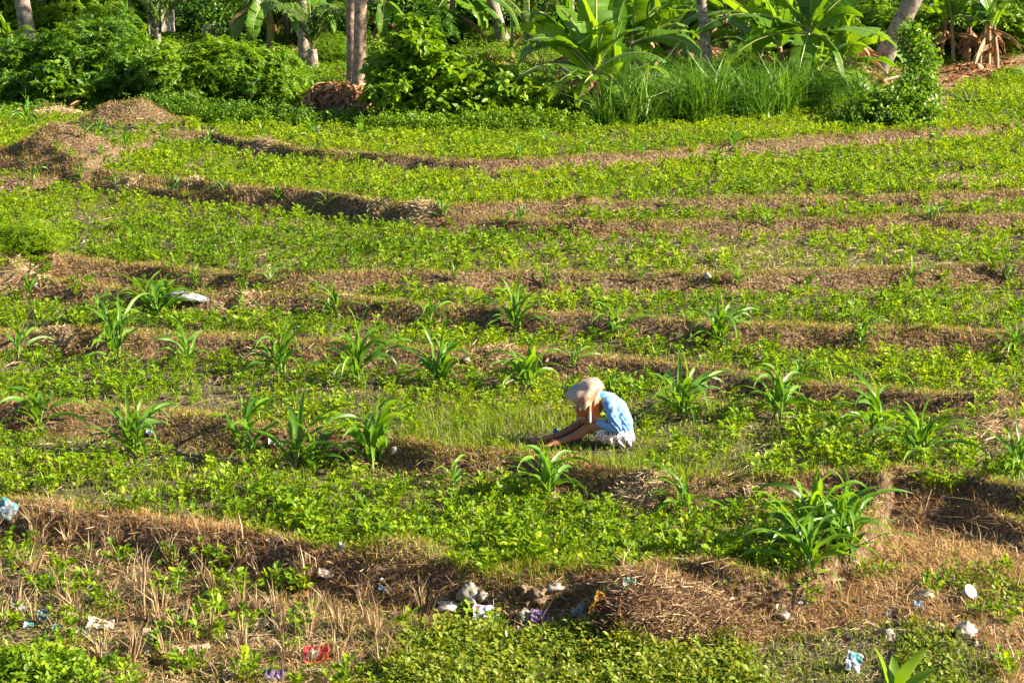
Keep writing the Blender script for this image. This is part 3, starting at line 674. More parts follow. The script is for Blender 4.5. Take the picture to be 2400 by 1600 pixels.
# ------------------------------------------------------------------ trees
M['coconut_bark'] = None
def bark_mat(name, stops, ring=9.0, ringamt=.5):
    m, N, L = newmat(name)
    tc = N.new('ShaderNodeTexCoord'); n = N.new('ShaderNodeTexNoise'); n.inputs['Scale'].default_value = 7; n.inputs['Detail'].default_value = 8
    L.new(tc.outputs['Object'], n.inputs['Vector'])
    at = N.new('ShaderNodeAttribute'); at.attribute_name = 'rnd'
    wv = N.new('ShaderNodeTexWave'); wv.inputs['Scale'].default_value = ring; wv.inputs['Distortion'].default_value = 1.2; wv.wave_profile = 'SAW'
    cb = N.new('ShaderNodeCombineXYZ'); L.new(at.outputs['Fac'], cb.inputs[0]); 
    s = N.new('ShaderNodeSeparateXYZ'); L.new(tc.outputs['Object'], s.inputs[0])
    m1 = N.new('ShaderNodeMath'); m1.operation = 'MULTIPLY'; L.new(s.outputs[0], m1.inputs[0]); m1.inputs[1].default_value = .12; L.new(m1.outputs[0], cb.inputs[1])
    L.new(cb.outputs[0], wv.inputs['Vector'])
    r = ramp(N, stops); mx = N.new('ShaderNodeMixRGB'); mx.blend_type = 'MULTIPLY'; mx.inputs[0].default_value = ringamt
    L.new(n.outputs[0], r.inputs[0]); L.new(r.outputs[0], mx.inputs[1])
    r2 = ramp(N, [(0, (.35, .33, .3)), (.2, (1, 1, 1)), (1, (1.15, 1.12, 1.1))]); L.new(wv.outputs[0], r2.inputs[0]); L.new(r2.outputs[0], mx.inputs[2])
    p = N.new('ShaderNodeBsdfPrincipled'); p.inputs['Roughness'].default_value = .9; p.inputs['Specular IOR Level'].default_value = .15
    L.new(mx.outputs[0], p.inputs['Base Color'])
    ad = N.new('ShaderNodeMath'); ad.operation = 'ADD'; L.new(n.outputs[0], ad.inputs[0]); L.new(wv.outputs[0], ad.inputs[1])
    b = N.new('ShaderNodeBump'); b.inputs['Strength'].default_value = .8; b.inputs['Distance'].default_value = .03
    L.new(ad.outputs[0], b.inputs['Height']); L.new(b.outputs[0], p.inputs['Normal'])
    o = N.new('ShaderNodeOutputMaterial'); L.new(p.outputs[0], o.inputs[0]); return m
M['coconut_bark'] = bark_mat('coconut_bark', [(.3, (.12, .095, .08)), (.5, (.27, .225, .19)), (.7, (.42, .36, .31))], 3.0)
M['smooth_bark'] = bark_mat('smooth_bark', [(.3, (.12, .075, .055)), (.5, (.30, .21, .16)), (.7, (.46, .35, .28))], 1.6, .25)
def trunk_mesh(pts, rad, mat, parent, seg=16, name='trunk', seed=0, knob=.05):
    # resample
    pts = np.array(pts, float); rad = np.array(rad, float); t = np.linspace(0, len(pts)-1, 40)
    P = np.stack([np.interp(t, np.arange(len(pts)), pts[:, k]) for k in range(3)], -1); R = np.interp(t, np.arange(len(rad)), rad)
    R = R*(1+knob*(vnoise(t*1.9, t*0, seed)-.5)*2)
    V, Q = tube(P, R, seg)
    r = np.linalg.norm(np.diff(P, axis=0), axis=1).cumsum(); s = np.concatenate([[0], r])
    rn = np.concatenate([np.repeat(s, seg), [s[-1], s[0]]]); th = np.tile(np.arange(seg), 40)
    c = np.repeat(P, seg, 0); V[:40*seg] = c+(V[:40*seg]-c)*(1+knob*1.6*(vnoise(th*1.3, np.repeat(t, seg)*1.3, seed+5)-.5))[:, None]
    return mesh_obj(name, V, Q, mat, parent, rnd=rn, smooth=True)
def frond(L, az, el0, droop, r, n=26, lw=.035, ll=.55, dry=False, org=(0, 0, 0), hang=.5):
    """feather frond: midrib and hanging leaflets, returns (V,Q)"""
    bag = Bag(); p = np.array(org, float); P = [p.copy()]; D = []
    for i in range(n):
        t = i/n; el = el0-droop*t**1.5; d = np.array([cos(az)*cos(el), sin(az)*cos(el), sin(el)]); D.append(d); p = p+d*L/n; P.append(p.copy())
    D.append(D[-1]); P = np.array(P)
    rib = tube(P, np.linspace(.022, .004, len(P)), 5); 
    for i in range(2, n+1):
        for sgn in (-1, 1):
            for q in range(2):
                if r.random() < .06: continue
                t = (i+q*.5)/n
                if t > 1: continue
                o = P[i]+(P[min(i+1, n)]-P[i])*q*.5
                s = np.array([-sin(az), cos(az), 0])*sgn
                ln = L*ll*.5*(sin(pi*min(1, .12+.83*t))**.6)*r.uniform(.85, 1.1)
                d1 = s*.8+D[i]*.55+np.array([0, 0, r.normal(.1, .12)]); d1 /= np.linalg.norm(d1)
                m = o+d1*ln*.5; e = m+(d1*(1-hang)+np.array([0, 0, -hang*r.uniform(.8, 1.4)]))*ln*.5
                wv = np.cross(d1, [0, 0, 1.0]); wv = wv/(np.linalg.norm(wv)+1e-6)*lw*.5*r.uniform(.8, 1.2); wv = wv+np.array([0, 0, lw*.2])
                V = np.array([o-wv*.5, o+wv*.5, m-wv, m+wv, e-wv*.15, e+wv*.15]); bag.add(V, [[0, 1, 3, 2], [2, 3, 5, 4]], r.random())
    return rib, bag
def make_palm(name, P, pts, rad, label, cat='palm tree', group=None, crown=True, bark='coconut_bark', crown_z=None, seed=1, nf=14):
    root = empty(name, P); trunk_mesh(pts, rad, M[bark], root, seed=seed, knob=.04)
    if crown:
        r = np.random.default_rng(seed); top = np.array(pts[-1]); cr = Bag(); rb = Bag()
        for i in range(nf):
            el = r.uniform(-.2, 1.2); rib, bg_ = frond(r.uniform(2.6, 3.3), i*2.4+r.normal(0, .2), el, 1.0+.7*r.random(), r, n=18, lw=.06, ll=.5, org=top, hang=.5)
            rb.add(rib[0], rib[1], .8); cr.V += bg_.V; cr.Q += [q+cr.n for q in bg_.Q] if False else []
            for v, q, rr_ in zip(bg_.V, bg_.Q, bg_.R): cr.add(v, q-q.min(), rr_)
            cr.V = cr.V[:len(cr.Q)] if len(cr.V) != len(cr.Q) else cr.V
        c = cr.build('crown', M['palm'], root); rb.build('frond_midribs', M['banana_rib'], c)
    return tag(root, label, cat, group)
def at_h(base, px, py):
    """point straight in the depth of base seen at px,py, relative to base"""
    dx, dy, dz = ray(px, py); t = base.y/dy
    return np.array([dx*t-base.x, 0.0, CAMZ+dz*t-base.z])
# (name, label, base px,py, top px,py, width px, total height, crown, bark)
TREES = [
 ('palm_tree', 'leaning grey ringed coconut trunk right of the banana clump', 2012,168, 2097,0, 42, 6.5, 1, 'coconut_bark'),
 ('palm_tree', 'slim grey coconut trunk left of the big banana plant', 1630,222, 1611,0, 23, 6.5, 1, 'coconut_bark'),
 ('tree', 'cracked pale trunk, the right one of the close pair above the dead leaves', 824,205, 828,0, 29, 5.5, 0, 'smooth_bark'),
 ('tree', 'dim brown trunk, the left one of the close pair above the dead leaves', 808,195, 806,0, 22, 5.5, 0, 'smooth_bark'),
 ('palm_tree', 'thick pitted coconut trunk in the upper left corner', 66,92, 50,0, 34, 6.5, 1, 'coconut_bark'),
 ('palm_tree', 'grey coconut trunk, just right of the thick pitted one at upper left', 112,78, 92,0, 27, 7.0, 1, 'coconut_bark'),
 ('palm_tree', 'shaded coconut trunk behind the banana leaves, top centre left', 1058,95, 1020,0, 27, 7.0, 0, 'coconut_bark'),
 ('palm_tree', 'dark leaning coconut trunk above the young palm, top centre', 1158,100, 1130,0, 26, 7.0, 1, 'coconut_bark'),
 ('palm_tree', 'sunlit coconut trunk between the young palm and the tall banana', 1302,80, 1308,0, 24, 7.0, 0, 'coconut_bark'),
 ('palm_tree', 'dark thick coconut trunk behind the drooping banana leaves at upper left', 700,150, 692,0, 24, 7.0, 0, 'coconut_bark'),
 ('tree', 'thin straight pale trunk right of the dry-stemmed banana clump', 2306,98, 2308,0, 12, 4.0, 0, 'smooth_bark'),
 ('tree', 'thin crooked dark trunk at the upper right edge', 2338,98, 2352,0, 12, 4.0, 0, 'smooth_bark'),
]
for i, (nm, lab, bx, by, tx, ty, wp, H, cr, bark) in enumerate(TREES):
    P = ground(bx, by); T = at_h(P, tx, ty); k = H/T[2]; Rr = wp*.5*px2m(P)
    top = T*k if abs(T[0]) < .8 else np.array([T[0]*k*.85, 0, H])
    pts = [np.array([0, 0, -.15]), np.array([0, 0, .0])+T*.06, T*.5, T, T+(top-T)*.5, top]
    rad = [Rr*1.45, Rr*1.2, Rr*1.02, Rr, Rr*.85, Rr*.7]
    make_palm(nm, P, pts, rad, lab, 'palm tree' if nm == 'palm_tree' else 'tree', None, bool(cr), bark, seed=20+i)
    if nm == 'tree':
        o = bpy.data.objects[-1] if False else None
# broken palm stump
P = ground(487, 100); m = px2m(P); root = empty('palm_stump', P)
trunk_mesh([(0, 0, -.1), (0, 0, .1), (-.06, 0, .3), (-.1, 0, 42*m)], [26*m, 21*m, 16*m, 14*m], M['coconut_bark'], root, seed=77)
rb = Bag(); r = np.random.default_rng(3)
for i in range(40):
    a = r.random()*6.28; q0 = np.array([cos(a)*16*m, sin(a)*16*m, .12]); V, Q = tube([q0, q0*1.3+[0, 0, -.05], q0*1.7-[0, 0, .2]], [.012, .012, .008], 4); rb.add(V, Q)
rb.build('roots', M['wood'], root)
tag(root, 'short broken coconut stump with root collar behind the shrubs, upper left', 'tree stump')
# mossy old stump in the shade
P = ground(1262, 98); m = px2m(P); root = empty('tree_stump', P)
trunk_mesh([(0, 0, -.1), (0, 0, .1), (.02, 0, .4), (-.06, 0, 62*m)], [30*m, 24*m, 17*m, 5*m], M['wood'], root, seed=79, knob=.3)
tag(root, 'dark ragged pointed stump in the shade behind the tall banana', 'tree stump')

# ------------------------------------------------------------------ banana plants
def banana_leaf(parent, org, L, W, az, el0, droop, r, twist=0.0, tears=5, mat='banana', foldup=.25, n=34, petiole=.12):
    p = np.array(org, float); el = el0; C = []; Dd = []
    nn = n+4
    for i in range(nn+1):
        t = i/nn; el = el0-droop*t**1.4; a = az+.12*sin(3*t+L)
        d = np.array([cos(a)*cos(el), sin(a)*cos(el), sin(el)]); C.append(p.copy()); Dd.append((d, a)); p = p+d*L*(1+petiole)/nn
    C = np.array(C); k0 = max(2, int(nn*petiole)); bag = Bag(); tone = r.random()
    for sgn in (-1, 1):
        cut = set(int(c) for c in r.integers(k0+4, nn-2, tears)); hang = 0.0; jit = 0
        prev = None
        for i in range(k0, nn):
            if i in cut: jit = r.normal(0, .22); prev = None
            row = []
            for j, tt in enumerate((i, i+1)):
                if j == 0 and prev is not None: row.append(prev); continue
                t = (tt-k0)/(nn-k0); d, a = Dd[tt]; sd = np.array([-sin(a), cos(a), 0]); up = np.cross(d, sd)
                tw = twist; s2 = sd*cos(tw)+up*sin(tw); u2 = np.cross(d, s2)
                wv = W*.5*(min(1, (t*7+.12))**.6)*(max(.0, 1-t**5))**.7*(1+.05*sin(t*23+sgn*2))
                fo = foldup+jit+.10*sin(t*13+sgn)
                o = s2*sgn
                m_ = C[tt]+o*wv*.5*cos(fo)+u2*wv*.5*sin(fo); f2 = fo-.35
                e = m_+o*wv*.5*cos(f2)+u2*wv*.5*sin(f2)
                rp_ = .012*sin(tt*2.4)*W
                row.append((C[tt], m_+u2*rp_, e-u2*rp_))
            prev = row[1] if (i+1) not in cut else None
            g = .0
            A, B = row
            V = [A[0], A[1], A[2], B[0], B[1], B[2]]
            if (i+1) in cut:     # torn edge pulled back
                V[5] = V[5]+(A[2]-V[5])*.35; V[4] = V[4]+(A[1]-V[4])*.06
            q = [[0, 3, 4, 1], [1, 4, 5, 2]] if sgn > 0 else [[0, 1, 4, 3], [1, 2, 5, 4]]
            bag.add(np.array(V), q, np.clip(tone+r.normal(0, .04), 0, 1))
    # weld for smooth shading
    leaf = bag.build('leaf', M[mat], parent, smooth=True)
    V, Q = tube(C+np.array([0, 0, .004]), np.linspace(.030, .006, len(C))*min(1.2, .5+L*.4), 6)
    mesh_obj('midrib', V, Q, M['banana_rib'] if mat == 'banana' else M[mat], leaf, rnd=np.full(len(V), r.random()), smooth=True)
    return leaf
def banana(px, py, stem_px, leaves, label, lean=0.0, seed=0, group='banana plants', scale=1.0, dryn=3, stem_w=.11, stem_mat='pseudostem'):
    """leaves: (image dx, image dy of tip relative to stem top, width px, toward-camera metres)"""
    P = ground(px, py); m = px2m(P); r = np.random.default_rng(seed); root = empty('banana_plant', P); hs = stem_px*m
    top = np.array([lean, 0, hs])
    trunk_mesh([(0, 0, -.1), (lean*.3, 0, hs*.4), tuple(top*[1, 1, .9]), tuple(top+[0, 0, .12])], [stem_w*1.15, stem_w, stem_w*.75, stem_w*.35], M[stem_mat], root, seed=seed, name='stem', knob=.1)
    for (dx, dy, wp, cam_) in leaves:
        tx, tz = dx*m, -dy*m; ty = -cam_
        hd = math.hypot(tx, ty); chord = math.hypot(hd, tz); az = math.atan2(ty, tx)
        ce = math.atan2(tz, hd)                # elevation of the chord
        droop = 1.5 if ce < .5 else (1.0 if ce < 1.0 else .5)
        droop *= r.uniform(.85, 1.15)
        L = chord*(1+.05*droop**2)
        banana_leaf(root, top+[0, 0, r.uniform(-.05, .1)], L/1.12, min(wp*m*1.15, L/3.0), az, ce+droop*.42, droop, r, twist=r.normal(0, .35), tears=int(r.integers(2, 8)), foldup=r.uniform(-.05, .35))
    for i in range(dryn):
        banana_leaf(root, top*[1, 1, r.uniform(.5, .95)], r.uniform(.5, .95)*hs*.9+.15, .22, r.random()*6.28, r.uniform(-.6, .1), 1.1, r, mat='banana_dry', tears=9, foldup=-.9, n=14)
    return tag(root, label, 'banana plant', group)
banana(1365, 286, 112, [(-175,-55,60,.5),(-190,20,60,.6),(-175,-105,52,-.4),(-40,-190,70,.2),(-10,-310,80,-.3),(60,-210,62,-.5),(110,-95,58,.6),(160,-20,50,.3),(60,70,42,.9),(-45,70,50,.8),(-110,60,46,.7),(25,-120,60,1.0),(-90,-150,55,-.9)],
       'tall banana plant with broad sunlit leaves in the centre, behind the field edge', seed=1, dryn=4)
banana(1448, 205, 105, [(-110,-60,52,.3),(-30,-190,66,-.4),(50,-200,64,.1),(120,-60,52,.4),(165,60,56,.5),(150,-95,56,-.3),(-75,25,52,.6),(-140,-10,40,.3),(90,80,50,.4),(-20,70,52,.9),(5,-150,60,1.0)],
       'banana plant with pink leaf stalks right behind the tall central one', seed=2)
banana(1845, 228, 145, [(-260,0,76,.6),(-200,95,84,.9),(-40,110,72,1.1),(25,-200,66,-.3),(-100,-170,70,-.3),(120,-40,72,.2),(220,75,86,.7),(180,-120,80,-.4),(60,95,60,1.2),(95,-150,64,.4),(-160,-110,66,.2),(-20,-240,70,.3)],
       'largest banana plant, its leaves arching wide beside the leaning trunk', seed=3, lean=.1, dryn=5, stem_w=.13)
banana(1880, 222, 55, [(-140,20,54,.7),(110,40,58,.5),(60,50,60,.9),(20,-95,52,.1),(120,-40,46,-.1),(-70,-50,48,.4),(40,70,50,1.0)],
       'short banana sucker crowded against the foot of the largest banana plant', seed=4, dryn=5, stem_w=.09)
banana(1790, 205, 85, [(-190,-60,66,.3),(-130,35,60,.7),(30,-150,60,-.3),(-60,-140,60,.2),(90,30,60,.8),(-200,-130,60,-.3)],
       'banana plant half hidden on the left of the largest one', seed=5)
banana(622, 118, 122, [(-32,95,70,.5),(150,92,46,.6),(95,140,44,.7),(-110,60,50,.2),(120,60,50,-.2),(10,-120,60,-.3),(-50,-100,56,.3),(60,90,46,.2),(35,-90,40,.4),(-80,100,50,.4)],
       'banana plant with two long drooping leaves over the shrubs at upper left', seed=6)
banana(1040, 108, 118, [(-36,88,50,.4),(118,110,52,.5),(150,90,50,.1),(60,95,54,.6),(-90,30,60,.2),(90,-60,60,-.3),(-20,-100,60,.2),(80,50,44,-.3),(-110,-20,50,.2)],
       'banana plant with hanging yellow-green leaves at the top, left of centre', seed=7)
banana(885, 112, 100, [(48,85,44,.5),(-6,80,36,.4),(60,0,50,.2),(-60,-40,54,.2),(30,-90,50,.1),(35,80,30,.2)],
       'small shaded banana plant just right of the two close trunks', seed=8)
banana(296, 92, 42, [(45,38,32,.4),(-45,5,26,.3),(-45,-35,24,.2),(5,-68,26,.1),(14,-15,36,.7),(-62,12,16,.1)],
       'small banana plant with reddish stalks behind the left shrubs', seed=9, dryn=2, stem_w=.06)
banana(28, 150, 60, [(-12,45,46,.5),(-20,-65,42,.3),(60,-15,30,.2),(20,55,30,.6),(-60,-20,40,.2)],
       'banana plant cut by the left edge of the picture', seed=10, dryn=2)
banana(1535, 130, 40, [(70,50,56,.5),(-50,-40,46,.1),(60,-60,50,-.2),(-70,30,40,.3)], 'low banana plant in the shade left of the slim grey trunk', seed=11, dryn=4)
rq = np.random.default_rng(44)
for i, (px, py) in enumerate([(2160,140),(2190,150),(2222,150),(2248,158),(2270,150),(2290,158),(2140,135),(2212,140)]):
    lv = [(rq.uniform(-60, 60), rq.uniform(-90, 10), rq.uniform(26, 46), rq.uniform(-.6, .7)) for _ in range(6)]
    ordn = ['second from the left', 'third from the left', 'fifth from the left', 'sixth from the left', 'seventh from the left', 'rightmost', 'leftmost', 'fourth from the left'][i]
    banana(px, py, rq.uniform(80, 110), lv, f'thin dry-stemmed banana plant, {ordn} in the crowded clump at upper right', seed=60+i, group='banana clump at upper right', dryn=3, stem_w=.065, lean=rq.normal(0, .12), stem_mat='dead_stem')
for i, (px, py, hh, lab) in enumerate([(1560,60,60,'dim banana plant far back between the trunks, top right of centre'),(1690,85,60,'far banana plant behind the slim grey trunk'),(440,60,50,'dim banana plant behind the white sacks, upper left'),(2095,60,50,'banana plant in the shade right of the leaning trunk, far back')]):
    lv = [(rq.uniform(-110, 110), rq.uniform(-90, 40), rq.uniform(36, 52), rq.uniform(-.6, .7)) for _ in range(8)]
    banana(px, py, hh, lv, lab, seed=80+i, group='banana plants', dryn=3)

EX = [(1410,262,70,'broad banana sucker leaning from the foot of the tall central banana'),(1300,190,80,'banana plant with low spread leaves, left behind the tall central one'),(1500,175,90,'banana plant in the row between the pink-stalked one and the slim trunk'),(1745,190,70,'small banana plant right of the slim grey trunk'),(1930,210,60,'banana sucker between the largest banana plant and the dead leaves'),(1665,120,80,'banana plant just behind the slim grey trunk, in dappled light'),(1000,70,70,'banana plant in deep shade behind the spire shrub'),(660,95,70,'banana plant behind the one with two long drooping leaves'),(180,52,50,'banana plant behind the feathery shrub, far upper left')]
rq = np.random.default_rng(45)
for i, (px, py, hh, lab) in enumerate(EX):
    lv = [(sgn*rq.uniform(60, 150), rq.uniform(-90, 70), rq.uniform(44, 62), rq.uniform(-.4, .8)) for sgn in (-1, 1, -1, 1, -1, 1, -1)]+[(rq.uniform(-40, 40), rq.uniform(-190, -120), 56, .1) for _ in range(3)]
    banana(px, py, hh, lv, lab, seed=95+i, group='banana plants', dryn=4, scale=.9)

# ------------------------------------------------------------------ young coconut palms near the ground
def low_palm(px, py, label, fr, seed, trunk_px=30, tw=.09, name='young_palm'):
    P = ground(px, py); m = px2m(P); root = empty(name, P); r = np.random.default_rng(seed); h = trunk_px*m
    trunk_mesh([(0, 0, -.1), (0, 0, h*.5), (0, 0, h)], [tw*1.3, tw, tw*.8], M['coconut_bark'], root, seed=seed, knob=.15)
    for (azd, el, L, dr, lw) in fr:
        rib, bg_ = frond(L, radians(azd), radians(el), dr, r, n=24, lw=lw, ll=.5, org=(0, 0, h), hang=.55)
        f = bg_.build('frond', M['palm'], root); mesh_obj('midrib', rib[0], rib[1], M['banana_rib'], f, rnd=np.full(len(rib[0]), .5))
    return tag(root, label, 'palm', 'young coconut palms')
low_palm(364, 120, 'young coconut palm with white sacks hung beside it, upper left', [(165,72,2.6,1.5,.05),(10,70,2.6,1.5,.05),(200,80,2.7,1.1,.05),(330,75,2.5,1.5,.05),(100,75,2.4,1.0,.05),(240,65,2.2,1.4,.05),(30,55,2.5,1.3,.05)], 1, 55, .10)
low_palm(718, 160, 'young coconut palm with long hanging fronds left of the close pair of trunks', [(350,75,2.8,1.9,.05),(180,72,2.6,1.8,.05),(20,72,2.8,1.7,.05),(300,70,2.6,1.9,.05),(240,72,2.4,1.8,.05),(100,75,2.4,1.2,.05),(330,60,2.2,1.4,.05)], 2, 45, .16)
low_palm(1215, 92, 'dark old palm with drooping fronds in the shade, top centre', [(200,50,2.2,1.6,.05),(340,50,2.2,1.6,.05),(160,60,2.2,1.5,.05),(20,55,2.3,1.6,.05),(270,40,1.8,1.5,.05),(90,60,2.0,1.2,.05)], 3, 30, .16)
low_palm(2225, 245, 'tiny palm seedling in the crop at upper right', [(100,55,.55,.6,.03),(60,50,.5,.7,.03),(150,45,.55,.9,.03),(250,40,.5,.9,.03),(330,35,.5,.9,.03)], 4, 3, .02)
# stiff young palm in front of the dark trunk
P = ground(1175, 142); m = px2m(P); root = empty('young_palm', P); r = np.random.default_rng(9)
trunk_mesh([(0, 0, -.05), (0, 0, .2), (0, 0, .34)], [.10, .08, .05], M['dead_stem'], root, seed=3, name='base')
for (azd, el, L, dr, W) in [(95,86,1.1,.1,.13),(85,82,.95,.2,.12),(0,62,.75,.9,.16),(180,70,.6,.6,.14),(350,35,.6,.9,.14),(260,60,.55,.7,.14),(25,50,.65,.8,.12),(190,45,.5,.9,.12)]:
    V, Q = strap(L, W, radians(azd), radians(el), dr, n=12, fold=.6, rr=r, org=(0, 0, .28)); mesh_obj('leaf', V, Q, M['palm'], root, rnd=np.full(len(V), r.uniform(.4, 1)), smooth=True)
tag(root, 'stiff upright young palm sprouting from a husk, left of the tall banana', 'palm', 'young coconut palms')
# ------------------------------------------------------------------ shrubs: rosettes of leaves on twigs spread through the crown
def cluster_proto(kind, seed):
    r = np.random.default_rng(seed); b = Bag()
    if kind == 'broad':
        n = 9; V0, Q0 = leaf6(1, .46, .12, .25)
        for i in range(n):
            L = r.uniform(.17, .28); v, q, _ = inst(V0, Q0, rots(np.array([i*2.4]), np.array([r.uniform(-1.0, .6)]), np.array([r.normal(0, .4)])), np.array([[0, 0, -.02*i]]), L); b.add(v, q, r.random())
    elif kind == 'pinnate':
        for k in range(4):
            az = k*1.7+r.random(); el = r.uniform(-.2, .6); L = r.uniform(.25, .36); V0, Q0 = leaf6(1, .42, .1, .15)
            for i in range(8):
                t = (i+1)/8; p = np.array([cos(az)*t, sin(az)*t, sin(el)*t-.35*t*t])*L
                for s in (-1, 1):
                    v, q, _ = inst(V0, Q0, rots(np.array([az+s*1.15]), np.array([r.normal(-.25, .2)]), np.array([r.normal(0, .3)])), p[None], r.uniform(.07, .10)); b.add(v, q, r.random())
    elif kind == 'fine':
        for k in range(6):
            az = k*1.05+r.random(); el = r.uniform(-.1, .7); L = r.uniform(.2, .3); V0, Q0 = leaf6(1, .3, .1)
            for i in range(9):
                t = (i+1)/9; p = np.array([cos(az)*t, sin(az)*t, sin(el)*t-.3*t*t])*L
                for s in (-1, 1):
                    v, q, _ = inst(V0, Q0, rots(np.array([az+s*1.2]), np.array([r.normal(0, .25)]), np.array([r.normal(0, .3)])), p[None], r.uniform(.04, .06)); b.add(v, q, r.random())
    elif kind == 'small':
        V0, Q0 = leaf6(1, .55, .12, .1)
        for i in range(12):
            p = r.normal(0, .05, 3)*[1, 1, .7]; v, q, _ = inst(V0, Q0, rots(np.array([r.random()*6.28]), np.array([r.uniform(-.3, 1.1)]), np.array([r.normal(0, .5)])), p[None], r.uniform(.04, .068)); b.add(v, q, r.random())
    elif kind == 'vine':
        V0, Q0 = leaf6(1, .75, .1, .15)
        for i in range(11):
            p = r.normal(0, .07, 3); v, q, _ = inst(V0, Q0, rots(np.array([r.random()*6.28]), np.array([r.uniform(-1.1, .3)]), np.array([r.normal(0, .4)])), p[None], r.uniform(.06, .10)); b.add(v, q, r.random())
    elif kind == 'papaya':
        for k in range(7):
            az = k*.9; V0, Q0 = leaf6(1, .3, .08, .1)
            c = np.array([cos(az)*.13, sin(az)*.13, .05])
            for j in range(6):
                v, q, _ = inst(V0, Q0, rots(np.array([az-1.3+j*.52]), np.array([-.25]), np.array([0.])), c[None], r.uniform(.09, .13)); b.add(v, q, r.random())
    return np.concatenate(b.V), np.concatenate(b.Q), np.concatenate(b.R)
CP = {k: [cluster_proto(k, 400+i*7+j) for j in range(3)] for i, k in enumerate(['broad', 'pinnate', 'fine', 'small', 'vine', 'papaya'])}
def shrub(name, label, cat, kind, mat, blobs, dens, seed, group=None, scale=1.0, base=None, twigs=True, tonebias=0.0):
    """blobs: (px, py, half width px, half height px, metres behind the base line, half depth m)"""
    r = np.random.default_rng(seed)
    bx, by = base if base else (blobs[0][0], blobs[0][1]+blobs[0][3])
    P = ground(bx, by); m = px2m(P); root = empty(name, P); pts = []; nrm = []
    for (px, py, rx, ry, dy, dz) in blobs:
        D = P.y+dy; dx, dyy, dzz = ray(px, py); t = D/dyy; c = np.array([dx*t, D, CAMZ+dzz*t]); ax = np.array([rx*m, dz, ry*m])
        n = int(dens*4*pi*((ax[0]*ax[1])**1.6/3+(ax[0]*ax[2])**1.6/3+(ax[1]*ax[2])**1.6/3)**(1/1.6))
        u = r.normal(size=(n, 3)); u /= np.linalg.norm(u, axis=1)[:, None]
        lump = .62+.75*vnoise(u[:, 0]*2.3+px, u[:, 2]*2.3+u[:, 1]*1.7, seed)+.2*vnoise(u[:, 0]*6, u[:, 2]*6+u[:, 1]*5, seed+1)
        rad = lump*r.random(n)**.3*np.where(r.random(n) < .12, r.uniform(1, 1.35, n), 1)
        q = c+u*ax*rad[:, None]; pts.append(q); nrm.append(u)
    pts = np.concatenate(pts); nrm = np.concatenate(nrm)
    g = height(pts[:, 0], pts[:, 1]); ok = pts[:, 2] > g+.02; pts, nrm = pts[ok], nrm[ok]
    V_, Q_, R_, off = [], [], [], 0
    for k, (V, Q, rn) in enumerate(CP[kind]):
        s = np.arange(len(pts)) % 3 == k; n = s.sum()
        if n == 0: continue
        yaw = np.arctan2(nrm[s, 1], nrm[s, 0]); v, q, ii = inst(V, Q, rots(yaw+r.normal(0, .5, n), .35*np.cos(yaw)*0-.2+r.normal(0, .35, n), r.normal(0, .4, n)), pts[s]-np.array(P), r.uniform(.75, 1.25, n)*scale)
        V_.append(v); Q_.append(q+off); off += len(v); R_.append(np.clip(.65*np.tile(rn, n)+.35*r.random(n)[ii]+tonebias, 0, 1))
    mesh_obj('foliage', np.concatenate(V_), np.concatenate(Q_), M[mat], root, rnd=np.concatenate(R_))
    if twigs:
        b = Bag(); k = min(60, len(pts))
        for q in pts[r.choice(len(pts), k, replace=False)]-np.array(P):
            o = np.array([q[0]*.35+r.normal(0, .05), q[1]*.3, -.05]); mid = (o+q)/2+[r.normal(0, .08), 0, .12]; o[2] = float(height(P.x+o[0], P.y+o[1]))-P.z-.05
            V, Q = tube([o, mid, q], [.018, .011, .005], 5); b.add(V, Q)
        b.build('branches', M['wood'], root)
    return tag(root, label, cat, group)
G1 = 'shrubs along the far edge of the field'
shrub('shrub', 'feathery-leaved dark green shrub filling the upper left corner', 'shrub', 'pinnate', 'mid_leaf', [(200,125,120,62,.8,1.1),(95,185,90,45,.4,.9),(290,150,60,55,.5,.9),(20,210,60,35,.2,.8),(60,140,55,40,.8,.8)], 62, 1, G1, base=(190,232))
shrub('shrub', 'broad-leaved shrub low in front of the feathery one at upper left', 'shrub', 'broad', 'mid_leaf', [(140,200,60,34,0,.5),(250,195,90,40,.1,.6),(330,170,50,35,.2,.6),(120,170,30,30,0,.4)], 30, 2, G1, base=(200,240))
shrub('shrub', 'wide light green feathery shrub left of the dead leaf pile', 'shrub', 'pinnate', 'lime_leaf', [(560,165,100,52,.5,1.0),(440,190,80,60,.3,.9),(640,205,45,55,.2,.8),(380,150,50,40,.5,.7),(500,130,55,28,.8,.7)], 60, 3, G1, base=(520,255))
shrub('vine_cover', 'low creeping vines under the shrubs at upper left', 'vines', 'small', 'mid_leaf', [(380,250,90,30,-.1,.5),(520,262,110,28,-.2,.5),(640,272,90,24,-.2,.5),(780,275,90,18,-.2,.45)], 90, 4, G1, base=(520,290), twigs=False)
shrub('shrub', 'tall shrub with hanging oval leaves rising to a spire, top centre', 'shrub', 'broad', 'lime_leaf', [(930,215,70,75,0,.9),(960,130,60,62,.2,.8),(955,80,48,42,.3,.6),(1010,165,60,60,.2,.8),(880,170,42,40,-.1,.5)], 30, 5, G1, base=(930,285))
shrub('shrub', 'rounded shrub with long drooping leaves left of the tall banana', 'shrub', 'broad', 'lime_leaf', [(1070,215,95,62,-.1,.9),(1160,220,80,60,-.1,.9),(1110,180,80,40,.1,.7),(1215,235,40,45,0,.6)], 34, 6, G1, base=(1110,285), tonebias=.1)
